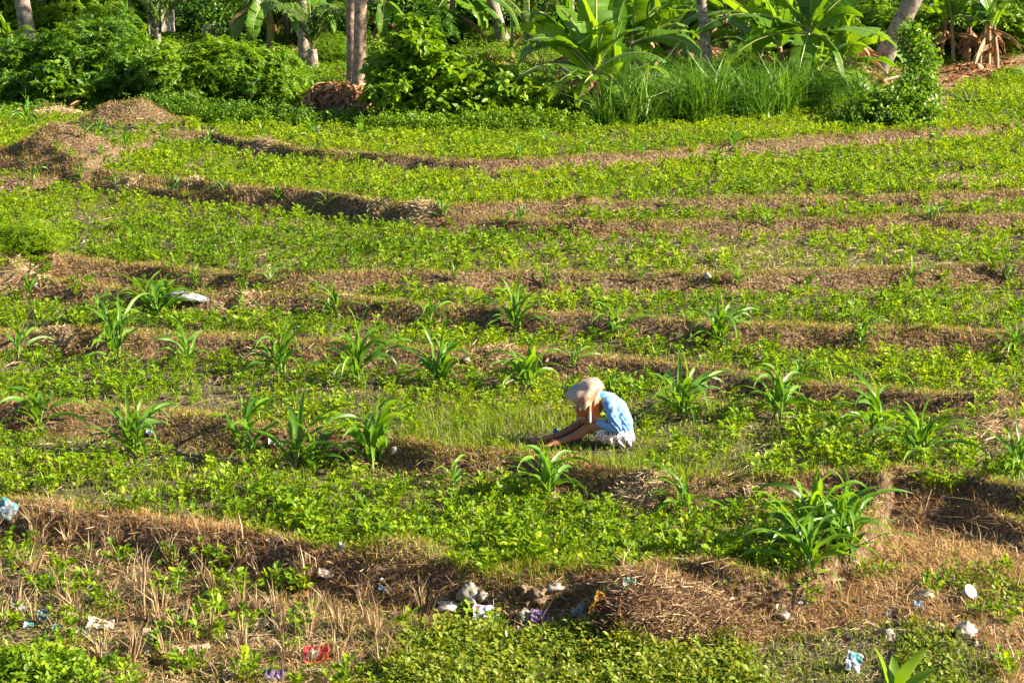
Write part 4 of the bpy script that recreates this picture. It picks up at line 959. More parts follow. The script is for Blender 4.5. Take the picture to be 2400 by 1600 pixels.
shrub('vine_cover', 'low creeping vines along the field edge below the rounded shrub', 'vines', 'small', 'lime_leaf', [(960,280,110,18,-.3,.45),(1130,278,110,22,-.3,.5),(1250,283,90,26,-.3,.5),(1330,305,50,12,-.4,.4)], 90, 7, G1, base=(1110,300), twigs=False)
shrub('shrub', 'dense bush smothered in small-leaved vines, right end of the tall grass', 'shrub', 'vine', 'mid_leaf', [(2055,250,62,42,.1,.9),(2115,205,38,42,.6,.7),(2120,140,28,36,1.6,.7),(2095,90,26,30,2.6,.7),(1975,262,45,30,0,.6),(2122,262,26,30,0,.5),(2085,215,26,26,.4,.5),(2020,230,26,20,.2,.4)], 60, 8, G1, base=(2060,290), tonebias=.1)
shrub('shrub', 'yellow-green shrub with loose leaves between rounded shrub and tall banana', 'shrub', 'vine', 'lime_leaf', [(1290,250,45,35,.3,.5),(1320,225,35,40,.4,.5)], 34, 9, G1, base=(1290,285))
shrub('shrub', 'pale yellow-green feathery bush at the left edge of the field', 'shrub', 'fine', 'bean', [(30,570,70,30,0,.5),(95,560,48,34,0,.4),(-10,590,60,30,0,.5),(70,530,30,22,.1,.3),(20,540,30,20,.1,.3)], 36, 10, 'lone bush in the crop', base=(45,600), scale=1.0, tonebias=.15)
shrub('papaya_seedling', 'bluish papaya seedling with lobed leaves before the light green shrub', 'seedling', 'papaya', 'mid_leaf', [(560,190,28,24,-.5,.22)], 55, 11, 'papaya seedlings', base=(560,252), scale=1.0)
shrub('papaya_seedling', 'yellow-green papaya seedling with lobed leaves, upper left field edge', 'seedling', 'papaya', 'lime_leaf', [(175,212,22,14,-.5,.15)], 55, 12, 'papaya seedlings', base=(172,248), scale=.9)
shrub('seedling', 'single broad-leaved seedling with a reddish stem above the grey sack', 'seedling', 'broad', 'mid_leaf', [(370,665,22,14,0,.12)], 60, 13, None, base=(372,700), scale=.7)
# thicket in the shade behind the trunks
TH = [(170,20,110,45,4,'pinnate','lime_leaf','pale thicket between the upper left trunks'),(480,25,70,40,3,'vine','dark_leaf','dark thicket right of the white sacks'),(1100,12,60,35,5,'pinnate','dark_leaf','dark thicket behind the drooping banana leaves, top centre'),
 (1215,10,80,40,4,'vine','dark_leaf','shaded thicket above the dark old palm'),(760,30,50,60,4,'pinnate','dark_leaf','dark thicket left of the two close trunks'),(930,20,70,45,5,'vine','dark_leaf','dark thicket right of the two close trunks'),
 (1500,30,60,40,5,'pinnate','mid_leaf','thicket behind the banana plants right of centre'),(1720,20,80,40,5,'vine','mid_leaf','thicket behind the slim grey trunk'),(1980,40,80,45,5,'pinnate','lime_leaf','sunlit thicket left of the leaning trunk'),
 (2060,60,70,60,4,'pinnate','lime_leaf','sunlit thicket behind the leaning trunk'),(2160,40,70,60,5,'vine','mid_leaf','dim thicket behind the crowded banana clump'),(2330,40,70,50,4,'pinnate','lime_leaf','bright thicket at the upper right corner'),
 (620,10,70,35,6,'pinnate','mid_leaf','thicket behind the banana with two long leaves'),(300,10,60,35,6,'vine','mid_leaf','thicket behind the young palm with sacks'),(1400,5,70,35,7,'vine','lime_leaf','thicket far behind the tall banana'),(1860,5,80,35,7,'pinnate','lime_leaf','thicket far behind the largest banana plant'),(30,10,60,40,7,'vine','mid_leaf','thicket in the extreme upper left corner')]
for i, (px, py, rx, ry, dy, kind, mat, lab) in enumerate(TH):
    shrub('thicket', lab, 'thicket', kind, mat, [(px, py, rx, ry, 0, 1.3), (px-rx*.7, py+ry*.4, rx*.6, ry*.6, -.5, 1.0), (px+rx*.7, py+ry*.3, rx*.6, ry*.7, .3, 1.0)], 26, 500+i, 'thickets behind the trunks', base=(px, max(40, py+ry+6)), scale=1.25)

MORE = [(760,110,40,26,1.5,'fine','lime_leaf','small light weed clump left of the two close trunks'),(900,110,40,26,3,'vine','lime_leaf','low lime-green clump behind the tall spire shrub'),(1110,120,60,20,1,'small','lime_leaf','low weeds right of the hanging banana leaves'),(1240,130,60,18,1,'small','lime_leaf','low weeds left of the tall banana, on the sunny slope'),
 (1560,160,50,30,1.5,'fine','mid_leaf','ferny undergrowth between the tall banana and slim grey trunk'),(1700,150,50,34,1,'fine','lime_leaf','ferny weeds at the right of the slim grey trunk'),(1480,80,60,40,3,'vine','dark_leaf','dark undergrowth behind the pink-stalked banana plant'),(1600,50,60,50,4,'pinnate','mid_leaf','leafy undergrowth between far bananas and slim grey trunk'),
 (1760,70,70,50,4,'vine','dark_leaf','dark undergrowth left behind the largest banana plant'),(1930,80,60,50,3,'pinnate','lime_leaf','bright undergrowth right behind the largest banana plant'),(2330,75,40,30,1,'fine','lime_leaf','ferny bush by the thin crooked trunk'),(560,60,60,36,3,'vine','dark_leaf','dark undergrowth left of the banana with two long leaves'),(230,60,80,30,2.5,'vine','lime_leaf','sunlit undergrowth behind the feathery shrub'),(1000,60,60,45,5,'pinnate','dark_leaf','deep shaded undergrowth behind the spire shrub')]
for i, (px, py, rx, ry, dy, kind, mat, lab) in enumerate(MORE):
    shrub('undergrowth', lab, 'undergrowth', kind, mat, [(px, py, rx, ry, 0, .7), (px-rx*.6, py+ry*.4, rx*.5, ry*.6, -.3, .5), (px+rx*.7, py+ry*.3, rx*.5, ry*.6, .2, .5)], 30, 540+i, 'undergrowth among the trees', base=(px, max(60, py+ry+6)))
# far line of trees closing the view
def far_tree(x, y, h, wd, label, seed, mat):
    r = np.random.default_rng(seed); z = float(height(x, y)); root = empty('background_tree', (x, y, z))
    trunk_mesh([(0, 0, -.2), (0, 0, h*.3), (r.normal(0, .3), 0, h*.7)], [.22, .16, .08], M['smooth_bark'], root, seed=seed)
    n = 700; u = r.normal(size=(n, 3)); u /= np.linalg.norm(u, axis=1)[:, None]
    rad = (.65+.5*vnoise(u[:, 0]*2.2+seed, u[:, 2]*2.2+u[:, 1], seed))*r.random(n)**.3
    p = np.array([0, 0, h*.55])+u*np.array([wd, wd, h*.45])*rad[:, None]; p = p[p[:, 2] > .1]
    V, Q, rn = CP['vine'][seed % 3]; n = len(p)
    v, q, ii = inst(V, Q, rots(r.random(n)*6.28, r.normal(0, .5, n), r.normal(0, .5, n)), p, 3.0*r.uniform(.8, 1.3, n))
    mesh_obj('crown', v, q, M[mat], root, rnd=np.clip(.6*np.tile(rn, n)+.4*r.random(n)[ii], 0, 1))
    tag(root, label, 'tree', 'trees closing the view at the back')
BT = [(-14,66,'leftmost'),(-9,70,'second from the left'),(-4,66,'third from the left'),(1,71,'fourth from the left'),(6,67,'fifth from the left'),(11,72,'sixth from the left'),(17,68,'rightmost')]
for i, (x, y, nm) in enumerate(BT): far_tree(x, y, 6+(i*37 % 5)*.5, 3.4, f'{nm} of the leafy trees closing the view at the back', 600+i, ['dark_leaf', 'mid_leaf'][i % 2])

# dead leaves
def leaf_pile(px, py, wpx, hpx, label, seed, n=420, hanging=.5):
    r = np.random.default_rng(seed); P = ground(px, py); m = px2m(P); root = empty('dead_leaf_pile', P); rx, h = wpx*.5*m, hpx*m
    V0, Q0 = strap(1, .32, 0, .1, .7, n=4, fold=.4, rr=r)
    u = r.uniform(-1, 1, n); zz = h*r.random(n)*np.sqrt(np.maximum(0, 1-u**2)); yy = r.normal(0, .3, n)+(zz)*.25
    v, q, ii = inst(V0, Q0, rots(r.random(n)*6.28, -abs(r.normal(.5, .5, n)), r.normal(0, .8, n)), np.stack([u*rx, yy, zz+.05], -1), r.uniform(.14, .40, n))
    mesh_obj('dead_leaves', v, q, M['banana_dry'], root, rnd=np.clip(r.normal(.55, .3, n), 0, 1)[ii])
    g = 12; U, T = np.meshgrid(np.linspace(0, 1, 6), np.linspace(0, 2*pi, g, endpoint=False)); X_, Y_ = rx*U*np.cos(T), .4*U*np.sin(T)
    Qc = [(i*6+j, i*6+j+1, ((i+1) % g)*6+j+1, ((i+1) % g)*6+j) for i in range(g) for j in range(5)]
    mesh_obj('rotting_core', np.stack([X_, Y_, h*.7*(1-U**2)-.03], -1), Qc, M['soil_clod'], root, smooth=True)
    tag(root, label, 'leaf pile', 'piles of dead banana leaves')
leaf_pile(775, 262, 180, 70, 'big pile of dead brown leaves at the foot of the two close trunks', 1, 700)
leaf_pile(1955, 168, 120, 65, 'dead brown leaves heaped left of the foot of the leaning trunk', 2, 420)
leaf_pile(1990, 200, 90, 30, 'dead brown leaves strewn in front of the leaning trunk foot', 3, 220)
leaf_pile(1590, 135, 110, 40, 'dead leaves in the shade left of the slim grey trunk', 4, 260)
leaf_pile(2225, 165, 150, 14, 'thin dead leaves at the feet of the crowded banana clump', 5, 180)
# tall grass
r = np.random.default_rng(31); nt = 430; U = r.random(nt)
Xt = np.interp(U, [0, 1], [1.9, 9.0]); Yt = np.interp(Xt, EDGE_X, EDGE_Y)+r.uniform(-.9, 2.2, nt); Ht = r.uniform(.45, 1.7, nt)*(1-.35*sstep(5.5, 8.5, Xt))*(.55+.8*fbm(Xt*1.3, Yt*1.3, 55))
k_ = 20; Xg = np.repeat(Xt, k_)+r.normal(0, .07, nt*k_); Yg = np.repeat(Yt, k_)+r.normal(0, .07, nt*k_); n = nt*k_
Hh = np.repeat(Ht, k_)*r.uniform(.45, 1.15, n); V, Q, k = blades(n, Xg, Yg, height(Xg, Yg)-.02, Hh, r.uniform(.018, .042, n), r, lean=.42, bend=1.3)
tag(mesh_obj('tall_grass', V, Q, M['reed'], rnd=np.repeat(np.clip(np.repeat(r.random(nt)*.6, k_)+.4*r.random(n), 0, 1), k)), 'tall rank green grass along the far field edge, right of centre', 'tall grass', kind='stuff')
# small weeds and litter on the plantation floor
r = np.random.default_rng(32); n = 46000; Yg = r.uniform(44, 70, n)**1.0; Xg = r.uniform(-1, 1, n)*.31*Yg; e = np.interp(Xg, EDGE_X, EDGE_Y)
ok = (Yg > e-.4); Xg, Yg = Xg[ok], Yg[ok]; cl = fbm(Xg*.8, Yg*.8, 57); mk = masks(Xg, Yg)
wd = (r.random(len(Xg)) < sstep(.30, .50, cl)) & ~mk['path']
V, Q, rn = CP['small'][0]; k = wd.sum()
v, q, ii = inst(V, Q, rots(r.random(k)*6.28, r.normal(0, .3, k), r.normal(0, .3, k)), np.stack([Xg[wd], Yg[wd], height(Xg[wd], Yg[wd])+.05], -1), r.uniform(.8, 1.8, k))
tag(mesh_obj('floor_weeds', v, q, M['lime_leaf'], rnd=np.clip(np.tile(rn, k)*.6+.4*r.random(k)[ii], 0, 1)), 'low weeds covering the ground under the trees', 'weeds', kind='stuff')
lt = ~wd & (r.random(len(Xg)) < .6); k = lt.sum(); V0, Q0 = leaf6(1, .3, .3, .2)
v, q, ii = inst(V0, Q0, rots(r.random(k)*6.28, r.normal(0, .3, k), r.normal(0, .6, k)), np.stack([Xg[lt], Yg[lt], height(Xg[lt], Yg[lt])+.03], -1), r.uniform(.1, .35, k))
tag(mesh_obj('leaf_litter', v, q, M['banana_dry'], rnd=r.random(k)[ii]), 'brown leaf litter on the ground under the trees', 'leaf litter', kind='stuff')
# low leafy cover on the near slope
M['cover'] = leaf_mat('ground_cover_leaf', [(0, (.05, .10, .012)), (.5, (.13, .21, .016)), (.85, (.24, .31, .025)), (1, (.34, .25, .06))], .42, tint=(1.4, 1.2, .4), rough=.4)
X, Y, r = scatter(44000, 13.6, 19.5, seed=33, spread=.31); mk = masks(X, Y); cl = fbm(X*1.6, Y*1.6, 58)
bottom = (mk['py'] > 1440) & (mk['px'] > 900)
sel = mk['low'] & (r.random(len(X)) < np.where(bottom & (mk['px'] < 1980), .80, .30)*sstep(.25, .5, cl)); X, Y = X[sel], Y[sel]; k = len(X); hh = r.random(k)
V, Q, rn = CP['small'][1]
v, q, ii = inst(V, Q, rots(r.random(k)*6.28, r.normal(0, .3, k), r.normal(0, .3, k)), np.stack([X, Y, height(X, Y)+.02+.16*hh*fbm(X*1.5, Y*1.5, 59)], -1), r.uniform(.5, 1.05, k))
tag(mesh_obj('ground_cover', v, q, M['cover'], rnd=np.clip(np.tile(rn, k)*.7+.3*hh[ii], 0, 1)), 'low leafy creeping cover along the bottom of the slope', 'ground cover', kind='stuff')
# rank grass in the lower left corner, close to the viewer
r = np.random.default_rng(35); n = 2600; px = r.uniform(-60, 330, n); py = r.uniform(1500, 1700, n); t = 13.2+r.random(n)*1.2
dx, dy, dz = ray(px, py); X = dx/dy*t; Y = t; ok = (px+(py-1500)*-.3 < 330)
X, Y = X[ok], Y[ok]; n = len(X); V, Q, k = blades(n, X, Y, height(X, Y), r.uniform(.15, .42, n), r.uniform(.010, .018, n), r, lean=.45, bend=.6)
tag(mesh_obj('near_grass', V, Q, M['grass'], rnd=np.repeat(r.uniform(.2, .8, n), k)), 'blurred bright grass in the lower left corner', 'grass', kind='stuff')
shrub('leafy_weed', 'leafy bright weed at the very bottom left corner', 'weed', 'small', 'bean', [(60,1545,90,50,0,.3),(150,1560,90,30,0,.3)], 260, 36, None, base=(90,1567), twigs=False)
# sapling close to the camera, bottom right
P = Vector((1.63, 7.9, float(height(1.63, 7.9)))); root = empty('sapling', P); r = np.random.default_rng(37)
dx, dy, dz = ray(2030, 1568); zt = CAMZ+dz*P.y/dy-P.z
V, Q = tube([(0, 0, -.05), (.01, 0, zt*.5), (-.02, 0, zt-.06)], [.012, .009, .006], 6); mesh_obj('stem', V, Q, M['corn_stalk'], root, rnd=np.full(len(V), .5), smooth=True)
for (az, el, L, wd, o) in [(175,76,.13,.055,(-.045,0,0)),(10,58,.17,.065,(-.01,0,-.03)),(20,40,.12,.06,(.04,0,-.035)),(250,50,.12,.05,(0,0,-.06)),(90,60,.13,.05,(0,0,-.06)),(330,20,.13,.05,(0,0,-.12)),(150,20,.13,.05,(0,0,-.15))]:
    V, Q = strap(L*1.45, wd*1.5, radians(az), radians(el), .35, n=10, fold=.3, rr=r, org=np.array([0, 0, zt-.01])+np.array(o)); 
    mesh_obj('leaf', V, Q, M['lime_leaf'], root, rnd=np.full(len(V), r.uniform(.3, .8)), smooth=True)
tag(root, 'sapling tip with three pointed leaves poking up at the bottom right', 'sapling')
# ------------------------------------------------------------------ the seated person
def balls(chain, step=.25):
    """chain of (x,y,z,r) -> spheres along it"""
    out = []
    for a, b in zip(chain[:-1], chain[1:]):
        a, b = np.array(a, float), np.array(b, float); d = np.linalg.norm(b[:3]-a[:3]); n = max(2, int(d/(step*min(a[3], b[3])))+1)
        for t in np.linspace(0, 1, n): out.append(a*(1-t)+b*t)
    return out
_u = np.linspace(0, 2*pi, 14, endpoint=False); _v = np.linspace(0, pi, 9)[1:-1]
SPV = np.array([(0, 0, 1)]+[(sin(v)*cos(u), sin(v)*sin(u), cos(v)) for v in _v for u in _u]+[(0, 0, -1)])
SPQ = [(1+i*14+j, 1+(i+1)*14+j, 1+(i+1)*14+(j+1) % 14, 1+i*14+(j+1) % 14) for i in range(6) for j in range(14)]
SPT = [(0, 1+j, 1+(j+1) % 14) for j in range(14)]+[(len(SPV)-1, 1+84+(j+1) % 14, 1+84+j) for j in range(14)]
def blob_mesh(name, spheres, voxel, smooth_it, mat, parent=None, squash=None):
    V, Q, T = [], [], []
    for k, s in enumerate(spheres):
        V.append(np.array(s[:3])+SPV*s[3]*(np.array(s[4:7]) if len(s) > 4 else 1)); o = k*len(SPV)
        Q.append(np.array(SPQ)+o); T.append(np.array(SPT)+o)
    o = mesh_obj(name, np.concatenate(V), np.concatenate(Q), mat, None, T=np.concatenate(T))
    md = o.modifiers.new('union', 'REMESH'); md.mode = 'VOXEL'; md.voxel_size = voxel
    if smooth_it: ms = o.modifiers.new('soft', 'SMOOTH'); ms.iterations = smooth_it; ms.factor = .5
    dg = bpy.context.evaluated_depsgraph_get(); me = bpy.data.meshes.new_from_object(o.evaluated_get(dg)); o.modifiers.clear(); o.data = me
    me.polygons.foreach_set('use_smooth', np.ones(len(me.polygons), bool)); o.parent = parent
    return o
def co(o):
    v = np.zeros(len(o.data.vertices)*3, np.float32); o.data.vertices.foreach_get('co', v); return v.reshape(-1, 3)
def nor(o):
    v = np.zeros(len(o.data.vertices)*3, np.float32); o.data.vertices.foreach_get('normal', v); return v.reshape(-1, 3)
def setco(o, v): o.data.vertices.foreach_set('co', np.asarray(v, np.float32).ravel()); o.data.update()
PP = ground(1411, 1025)+Vector((0, 0, .03)); ps = px2m(PP)*2352/2400*215      # the body was measured at 215 photo pixels to the metre
sph = []
NS, FS = np.array([-.075, -.155, .49]), np.array([-.12, .145, .48])
# trunk
for dy in (-.06, 0, .06): sph += balls([(.05, dy, .12, .115), (.085, dy, .25, .095), (.03, dy*1.2, .38, .10), (-.06, dy*1.3, .475, .085)])
sph += balls([(-.07, 0, .50, .065), (-.15, -.01, .545, .052), (-.2, -.015, .58, .055)])
# head bowed forward: skull, face, jaw, nose, ears, brow
hc = np.array([-.265, -.02, .615])
sph += [(*hc, .082, 1.15, .92, 1.05)]; sph += balls([(*(hc+[-.03, 0, -.015]), .07), (*(hc+[-.055, 0, -.07]), .042)]); sph += [(*(hc+[-.105, 0, -.035]), .016), (*(hc+[-.1, 0, -.008]), .016)]
for s in (-1, 1): sph += [(*(hc+[.005, s*.078, -.02]), .020, 1, .5, 1.5), (*(hc+[-.088, s*.03, .0]), .017)]
sph += [(*(hc+[-.098, 0, -.066]), .014, .8, 1.8, .7)]
# arms
sph += balls([(*NS, .06), (-.03, -.215, .36, .05), (.015, -.24, .235, .04)]); sph += balls([(.015, -.24, .235, .04), (-.10, -.22, .25, .036), (-.215, -.185, .30, .026), (-.25, -.17, .313, .027)])
sph += balls([(*FS, .06), (-.22, .19, .36, .048), (-.29, .17, .265, .038)]); sph += balls([(-.29, .17, .265, .038), (-.36, .08, .30, .033), (-.395, -.01, .32, .026), (-.385, -.05, .32, .027)])
# near hand: palm, four bent fingers, thumb
def hand(w, d, up, side, r0=.0125):
    """w wrist, d direction, side: across the palm"""
    out = []; w, d, up, side = map(lambda q: np.array(q, float), (w, d, up, side))
    for s in (-.024, -.008, .008, .024): out += balls([(*(w+side*s*.7), .017), (*(w+d*.05+side*s*1.1), .0155), (*(w+d*.075+side*s*1.25+up*.004), .0135)])
    Ls = (.034, .040, .037, .029)
    for k, s in enumerate((-.03, -.0105, .0105, .03)):
        a = w+d*.078+side*s; b = a+d*Ls[k]*.9+up*.002; c = b+d*Ls[k]*.35-up*Ls[k]*.75; e = c-d*Ls[k]*.35-up*Ls[k]*.5
        out += balls([(*a, .0115), (*b, .0098), (*c, .0088), (*e, .0075)])
    a = w+d*.02-side*.03; b = a+d*.034-side*.02-up*.008; c = b+d*.03-side*.002-up*.014
    return out+balls([(*a, .0145), (*b, .011), (*c, .0088)])
sph += hand((-.265, -.163, .318), (-.93, .12, .05), (0.05, -.25, .97), (.12, .96, .25))
sph += hand((-.385, -.055, .32), (.25, -.93, -.02), (0, .0, 1.0), (-.96, -.25, 0))
# legs
hipN, hipF = (.09, -.10, .115, .095), (.08, .10, .115, .095)
sph += balls([hipN, (-.12, -.155, .175, .078), (-.285, -.165, .245, .060)]); sph += balls([(-.285, -.165, .245, .060), (-.312, -.165, .225, .052), (-.40, -.16, .155, .054), (-.53, -.155, .09, .038), (-.64, -.15, .05, .030)])
sph += balls([hipF, (-.18, .10, .17, .078), (-.385, .055, .235, .056)]); sph += balls([(-.385, .055, .235, .056), (-.42, .05, .205, .048), (-.52, .03, .145, .050), (-.66, .0, .09, .036), (-.765, -.02, .068, .029)])
def foot(a, yaw, roll, L=.22):
    R = rots(np.array([yaw]), np.array([0.]), np.array([roll]))[0]; a = np.array(a, float); f = lambda x, y, z: a+R@np.array([x, y, z])
    out = balls([(*f(.04, 0, -.005), .031), (*f(-.005, 0, -.03), .027)])+balls([(*f(0, 0, 0), .031), (*f(.07, .005, -.012), .029), (*f(.13, .01, -.03), .022)])
    for k, (y, l, r_) in enumerate([(-.032, .055, .0135), (-.012, .050, .0105), (.006, .045, .0098), (.022, .038, .0092), (.036, .030, .0088)]):
        out += balls([(*f(.115, y*.75, -.03), .017), (*f(.155, y, -.036), .0125), (*f(.155+l*.5, y*1.08, -.030), r_*.95), (*f(.155+l*.85, y*1.12, -.026), r_*.85)])
    return out
sph += foot((-.765, -.02, .062), pi+.06, -.5); sph += foot((-.64, -.15, .052), pi+.2, .2)
body = blob_mesh('person', sph, .0045, 3, None)
# skin
def skin():
    m, N, L = newmat('skin'); tc = N.new('ShaderNodeTexCoord'); n = N.new('ShaderNodeTexNoise'); n.inputs['Scale'].default_value = 14; n.inputs['Detail'].default_value = 5; L.new(tc.outputs['Object'], n.inputs[0])
    r = ramp(N, [(.3, (.20, .075, .032)), (.7, (.33, .135, .058))]); L.new(n.outputs[0], r.inputs[0])
    p = N.new('ShaderNodeBsdfPrincipled'); p.inputs['Roughness'].default_value = .48; L.new(r.outputs[0], p.inputs['Base Color'])
    p.inputs['Subsurface Weight'].default_value = .12; p.inputs['Subsurface Radius'].default_value = (.02, .008, .004); p.inputs['Subsurface Scale'].default_value = .3
    n2 = N.new('ShaderNodeTexNoise'); n2.inputs['Scale'].default_value = 70; n2.inputs['Detail'].default_value = 4; L.new(tc.outputs['Object'], n2.inputs[0])
    b = N.new('ShaderNodeBump'); b.inputs['Strength'].default_value = .35; b.inputs['Distance'].default_value = .004; L.new(n2.outputs[0], b.inputs['Height']); L.new(b.outputs[0], p.inputs['Normal'])
    o = N.new('ShaderNodeOutputMaterial'); L.new(p.outputs[0], o.inputs[0]); return m
body.data.materials.append(skin())
body.location = PP+Vector((0, 0, 0)); body.scale = (ps*.95,)*3
tag(body, 'person sitting on the grass bare-legged, head under a draped towel, in a blue top', 'person')
# shirt
M['shirt'] = noisy_mat('blue_cotton', [(.3, (.13, .27, .58)), (.7, (.20, .36, .68))], 6, .85, .25, bscale=120)
s = []
for dy in (-.075, 0, .075): s += balls([(.075, dy, .145, .122), (.10, dy, .25, .112), (.035, dy*1.2, .385, .115), (-.06, dy*1.25, .475, .10)])
s += balls([(-.07, 0, .50, .09), (-.13, -.01, .54, .075)])
s += balls([(*NS, .075), (-.035, -.215, .36, .066), (.02, -.24, .235, .056)]); s += balls([(.02, -.24, .235, .058), (-.08, -.225, .247, .052), (-.19, -.195, .288, .042)])
s += balls([(*FS, .075), (-.22, .19, .36, .062), (-.29, .17, .265, .052)]); s += balls([(-.29, .17, .265, .052), (-.36, .08, .28, .046), (-.385, .02, .287, .038)])
shirt = blob_mesh('long_sleeved_top', s, .007, 6, M['shirt'], body)
v = co(shirt); nn = nor(shirt)
# creases: fan out from elbow, armpit and waist
def fold_field(v, c, ax, freq, fall):
    d = v-np.array(c); t = d@np.array(ax)/np.linalg.norm(ax); rr_ = np.linalg.norm(d, axis=1)
    return np.sin(t*freq+4*vnoise(v[:, 0]*9, v[:, 2]*9+v[:, 1]*7, 4))*np.exp(-(rr_/fall)**2)
a = .011*fold_field(v, (.0, -.26, .24), (1, .2, .7), 150, .13)+.009*fold_field(v, (.02, -.15, .40), (.8, 0, -.6), 95, .17)+.010*fold_field(v, (.14, 0, .16), (.25, 0, 1), 110, .16)+.008*fold_field(v, (-.19, -.2, .27), (1, 0, .1), 210, .07)
a += .007*(fbm(v[:, 0]*9+v[:, 1]*5, v[:, 2]*13, 8)-.5)*2
v2 = v+nn*a[:, None]; v2[:, 2] = np.where((v[:, 2] < .12) & (v[:, 0] > -.1), np.maximum(v2[:, 2], .085), v2[:, 2]); setco(shirt, v2)
# skirt
def skirt_mat():
    m, N, L = newmat('printed_cotton'); tc = N.new('ShaderNodeTexCoord')
    def vor(s, f='F1'):
        x = N.new('ShaderNodeTexVoronoi'); x.inputs['Scale'].default_value = s; L.new(tc.outputs['Object'], x.inputs['Vector']); return x
    n = N.new('ShaderNodeTexNoise'); n.inputs['Scale'].default_value = 34; n.inputs['Detail'].default_value = 3; L.new(tc.outputs['Object'], n.inputs[0])
    r = ramp(N, [(.40, (.03, .025, .06)), (.44, (.62, .56, .56)), (.56, (.70, .62, .60)), (.60, (.45, .16, .20)), (.66, (.12, .20, .52))]); r.color_ramp.interpolation = 'CONSTANT'; L.new(n.outputs[0], r.inputs[0])
    p = N.new('ShaderNodeBsdfPrincipled'); p.inputs['Roughness'].default_value = .85; L.new(r.outputs[0], p.inputs['Base Color'])
    o = N.new('ShaderNodeOutputMaterial'); L.new(p.outputs[0], o.inputs[0]); return m
s = []
for dy in (-.09, 0, .09): s += balls([(.10, dy, .085, .125), (-.03, dy*1.2, .10, .11)])
s += balls([(.09, -.11, .10, .115), (-.07, -.155, .135, .105), (-.17, -.165, .155, .09)]); s += balls([(.08, .11, .11, .115), (-.10, .11, .14, .105), (-.24, .09, .16, .088)])
skt = blob_mesh('printed_skirt', s, .008, 5, skirt_mat(), body); v = co(skt); nn = nor(skt)
v2 = v+nn*(.012*np.sin(v[:, 0]*70+v[:, 2]*25+5*vnoise(v[:, 0]*8, v[:, 2]*8, 3)))[:, None]*sstep(.22, .05, v[:, 2])[:, None]; v2[:, 2] = np.maximum(v2[:, 2], -.02+.0*v2[:, 2]); setco(skt, v2)
# towel
def towel_mat():
    m, N, L = newmat('terry_towel'); at = N.new('ShaderNodeAttribute'); at.attribute_name = 'cloth'; sp = N.new('ShaderNodeSeparateXYZ'); L.new(at.outputs['Vector'], sp.inputs[0])
    tc = N.new('ShaderNodeTexCoord')
    def noise(s, v=None):
        x = N.new('ShaderNodeTexNoise'); x.inputs['Scale'].default_value = s; x.inputs['Detail'].default_value = 3; L.new(v or at.outputs['Vector'], x.inputs['Vector']); return x.outputs[0]
    def rng_mask(src, stops):
        q = ramp(N, [(p, (c,)*3) for p, c in stops]); L.new(src, q.inputs[0]); return q.outputs[0]
    def mth(op, a, b):
        x = N.new('ShaderNodeMath'); x.operation = op
        for i, q in enumerate((a, b)):
            if isinstance(q, float): x.inputs[i].default_value = q
            else: L.new(q, x.inputs[i])
        return x.outputs[0]
    def mix(f, a, b):
        x = N.new('ShaderNodeMixRGB'); L.new(f, x.inputs[0])
        for i, q in ((1, a), (2, b)):
            if isinstance(q, tuple): x.inputs[i].default_value = (*q, 1)
            else: L.new(q, x.inputs[i])
        return x.outputs[0]
    base = ramp(N, [(.3, (.30, .225, .175)), (.7, (.44, .34, .275))]); L.new(noise(9), base.inputs[0])
    orange = mth('MULTIPLY', rng_mask(sp.outputs[1], [(.5, 0), (.60, 1), (.93, 1), (.95, 0)]), rng_mask(noise(3.2), [(.42, 0), (.52, 1)]))
    patch = mth('MULTIPLY', rng_mask(sp.outputs[2], [(.25, 0), (.5, 1)]), rng_mask(noise(6.5), [(.50, 0), (.56, .8)]))
    c = mix(mth('MAXIMUM', orange, patch), base.outputs[0], (.40, .12, .035))
    blue = mth('MULTIPLY', rng_mask(sp.outputs[0], [(.43, 0), (.44, 1), (.53, 1), (.54, 0)]), rng_mask(sp.outputs[1], [(.28, 0), (.30, 1), (.52, 1), (.54, 0)]))
    blue2 = mth('MULTIPLY', rng_mask(sp.outputs[0], [(.115, 0), (.12, 1), (.19, 1), (.20, 0)]), rng_mask(sp.outputs[1], [(.195, 0), (.2, 1), (.225, 1), (.235, 0)])); blue = mth('MAXIMUM', blue, blue2)
    v = N.new('ShaderNodeTexVoronoi'); v.inputs['Scale'].default_value = 14; L.new(at.outputs['Vector'], v.inputs['Vector'])
    pat = rng_mask(v.outputs['Distance'], [(.22, 1), (.3, 0)])
    c = mix(blue, c, mix(pat, (.03, .28, .42), (.66, .58, .40)))
    yel = mth('MULTIPLY', rng_mask(sp.outputs[0], [(.395, 0), (.40, 1), (.43, 1), (.44, 0)]), rng_mask(sp.outputs[1], [(.2, 0), (.22, 1), (.56, 1), (.58, 0)]))
    c = mix(yel, c, (.75, .52, .12))
    p = N.new('ShaderNodeBsdfPrincipled'); p.inputs['Roughness'].default_value = .95; p.inputs['Specular IOR Level'].default_value = .1; L.new(c, p.inputs['Base Color'])
    p.inputs['Sheen Weight'].default_value = .15
    b = N.new('ShaderNodeBump'); b.inputs['Strength'].default_value = .6; b.inputs['Distance'].default_value = .004; L.new(noise(180, tc.outputs['Object']), b.inputs['Height']); L.new(b.outputs[0], p.inputs['Normal'])
    o = N.new('ShaderNodeOutputMaterial'); L.new(p.outputs[0], o.inputs[0]); return m
TM = towel_mat()
nu, nv = 90, 60; V = []; UV = []
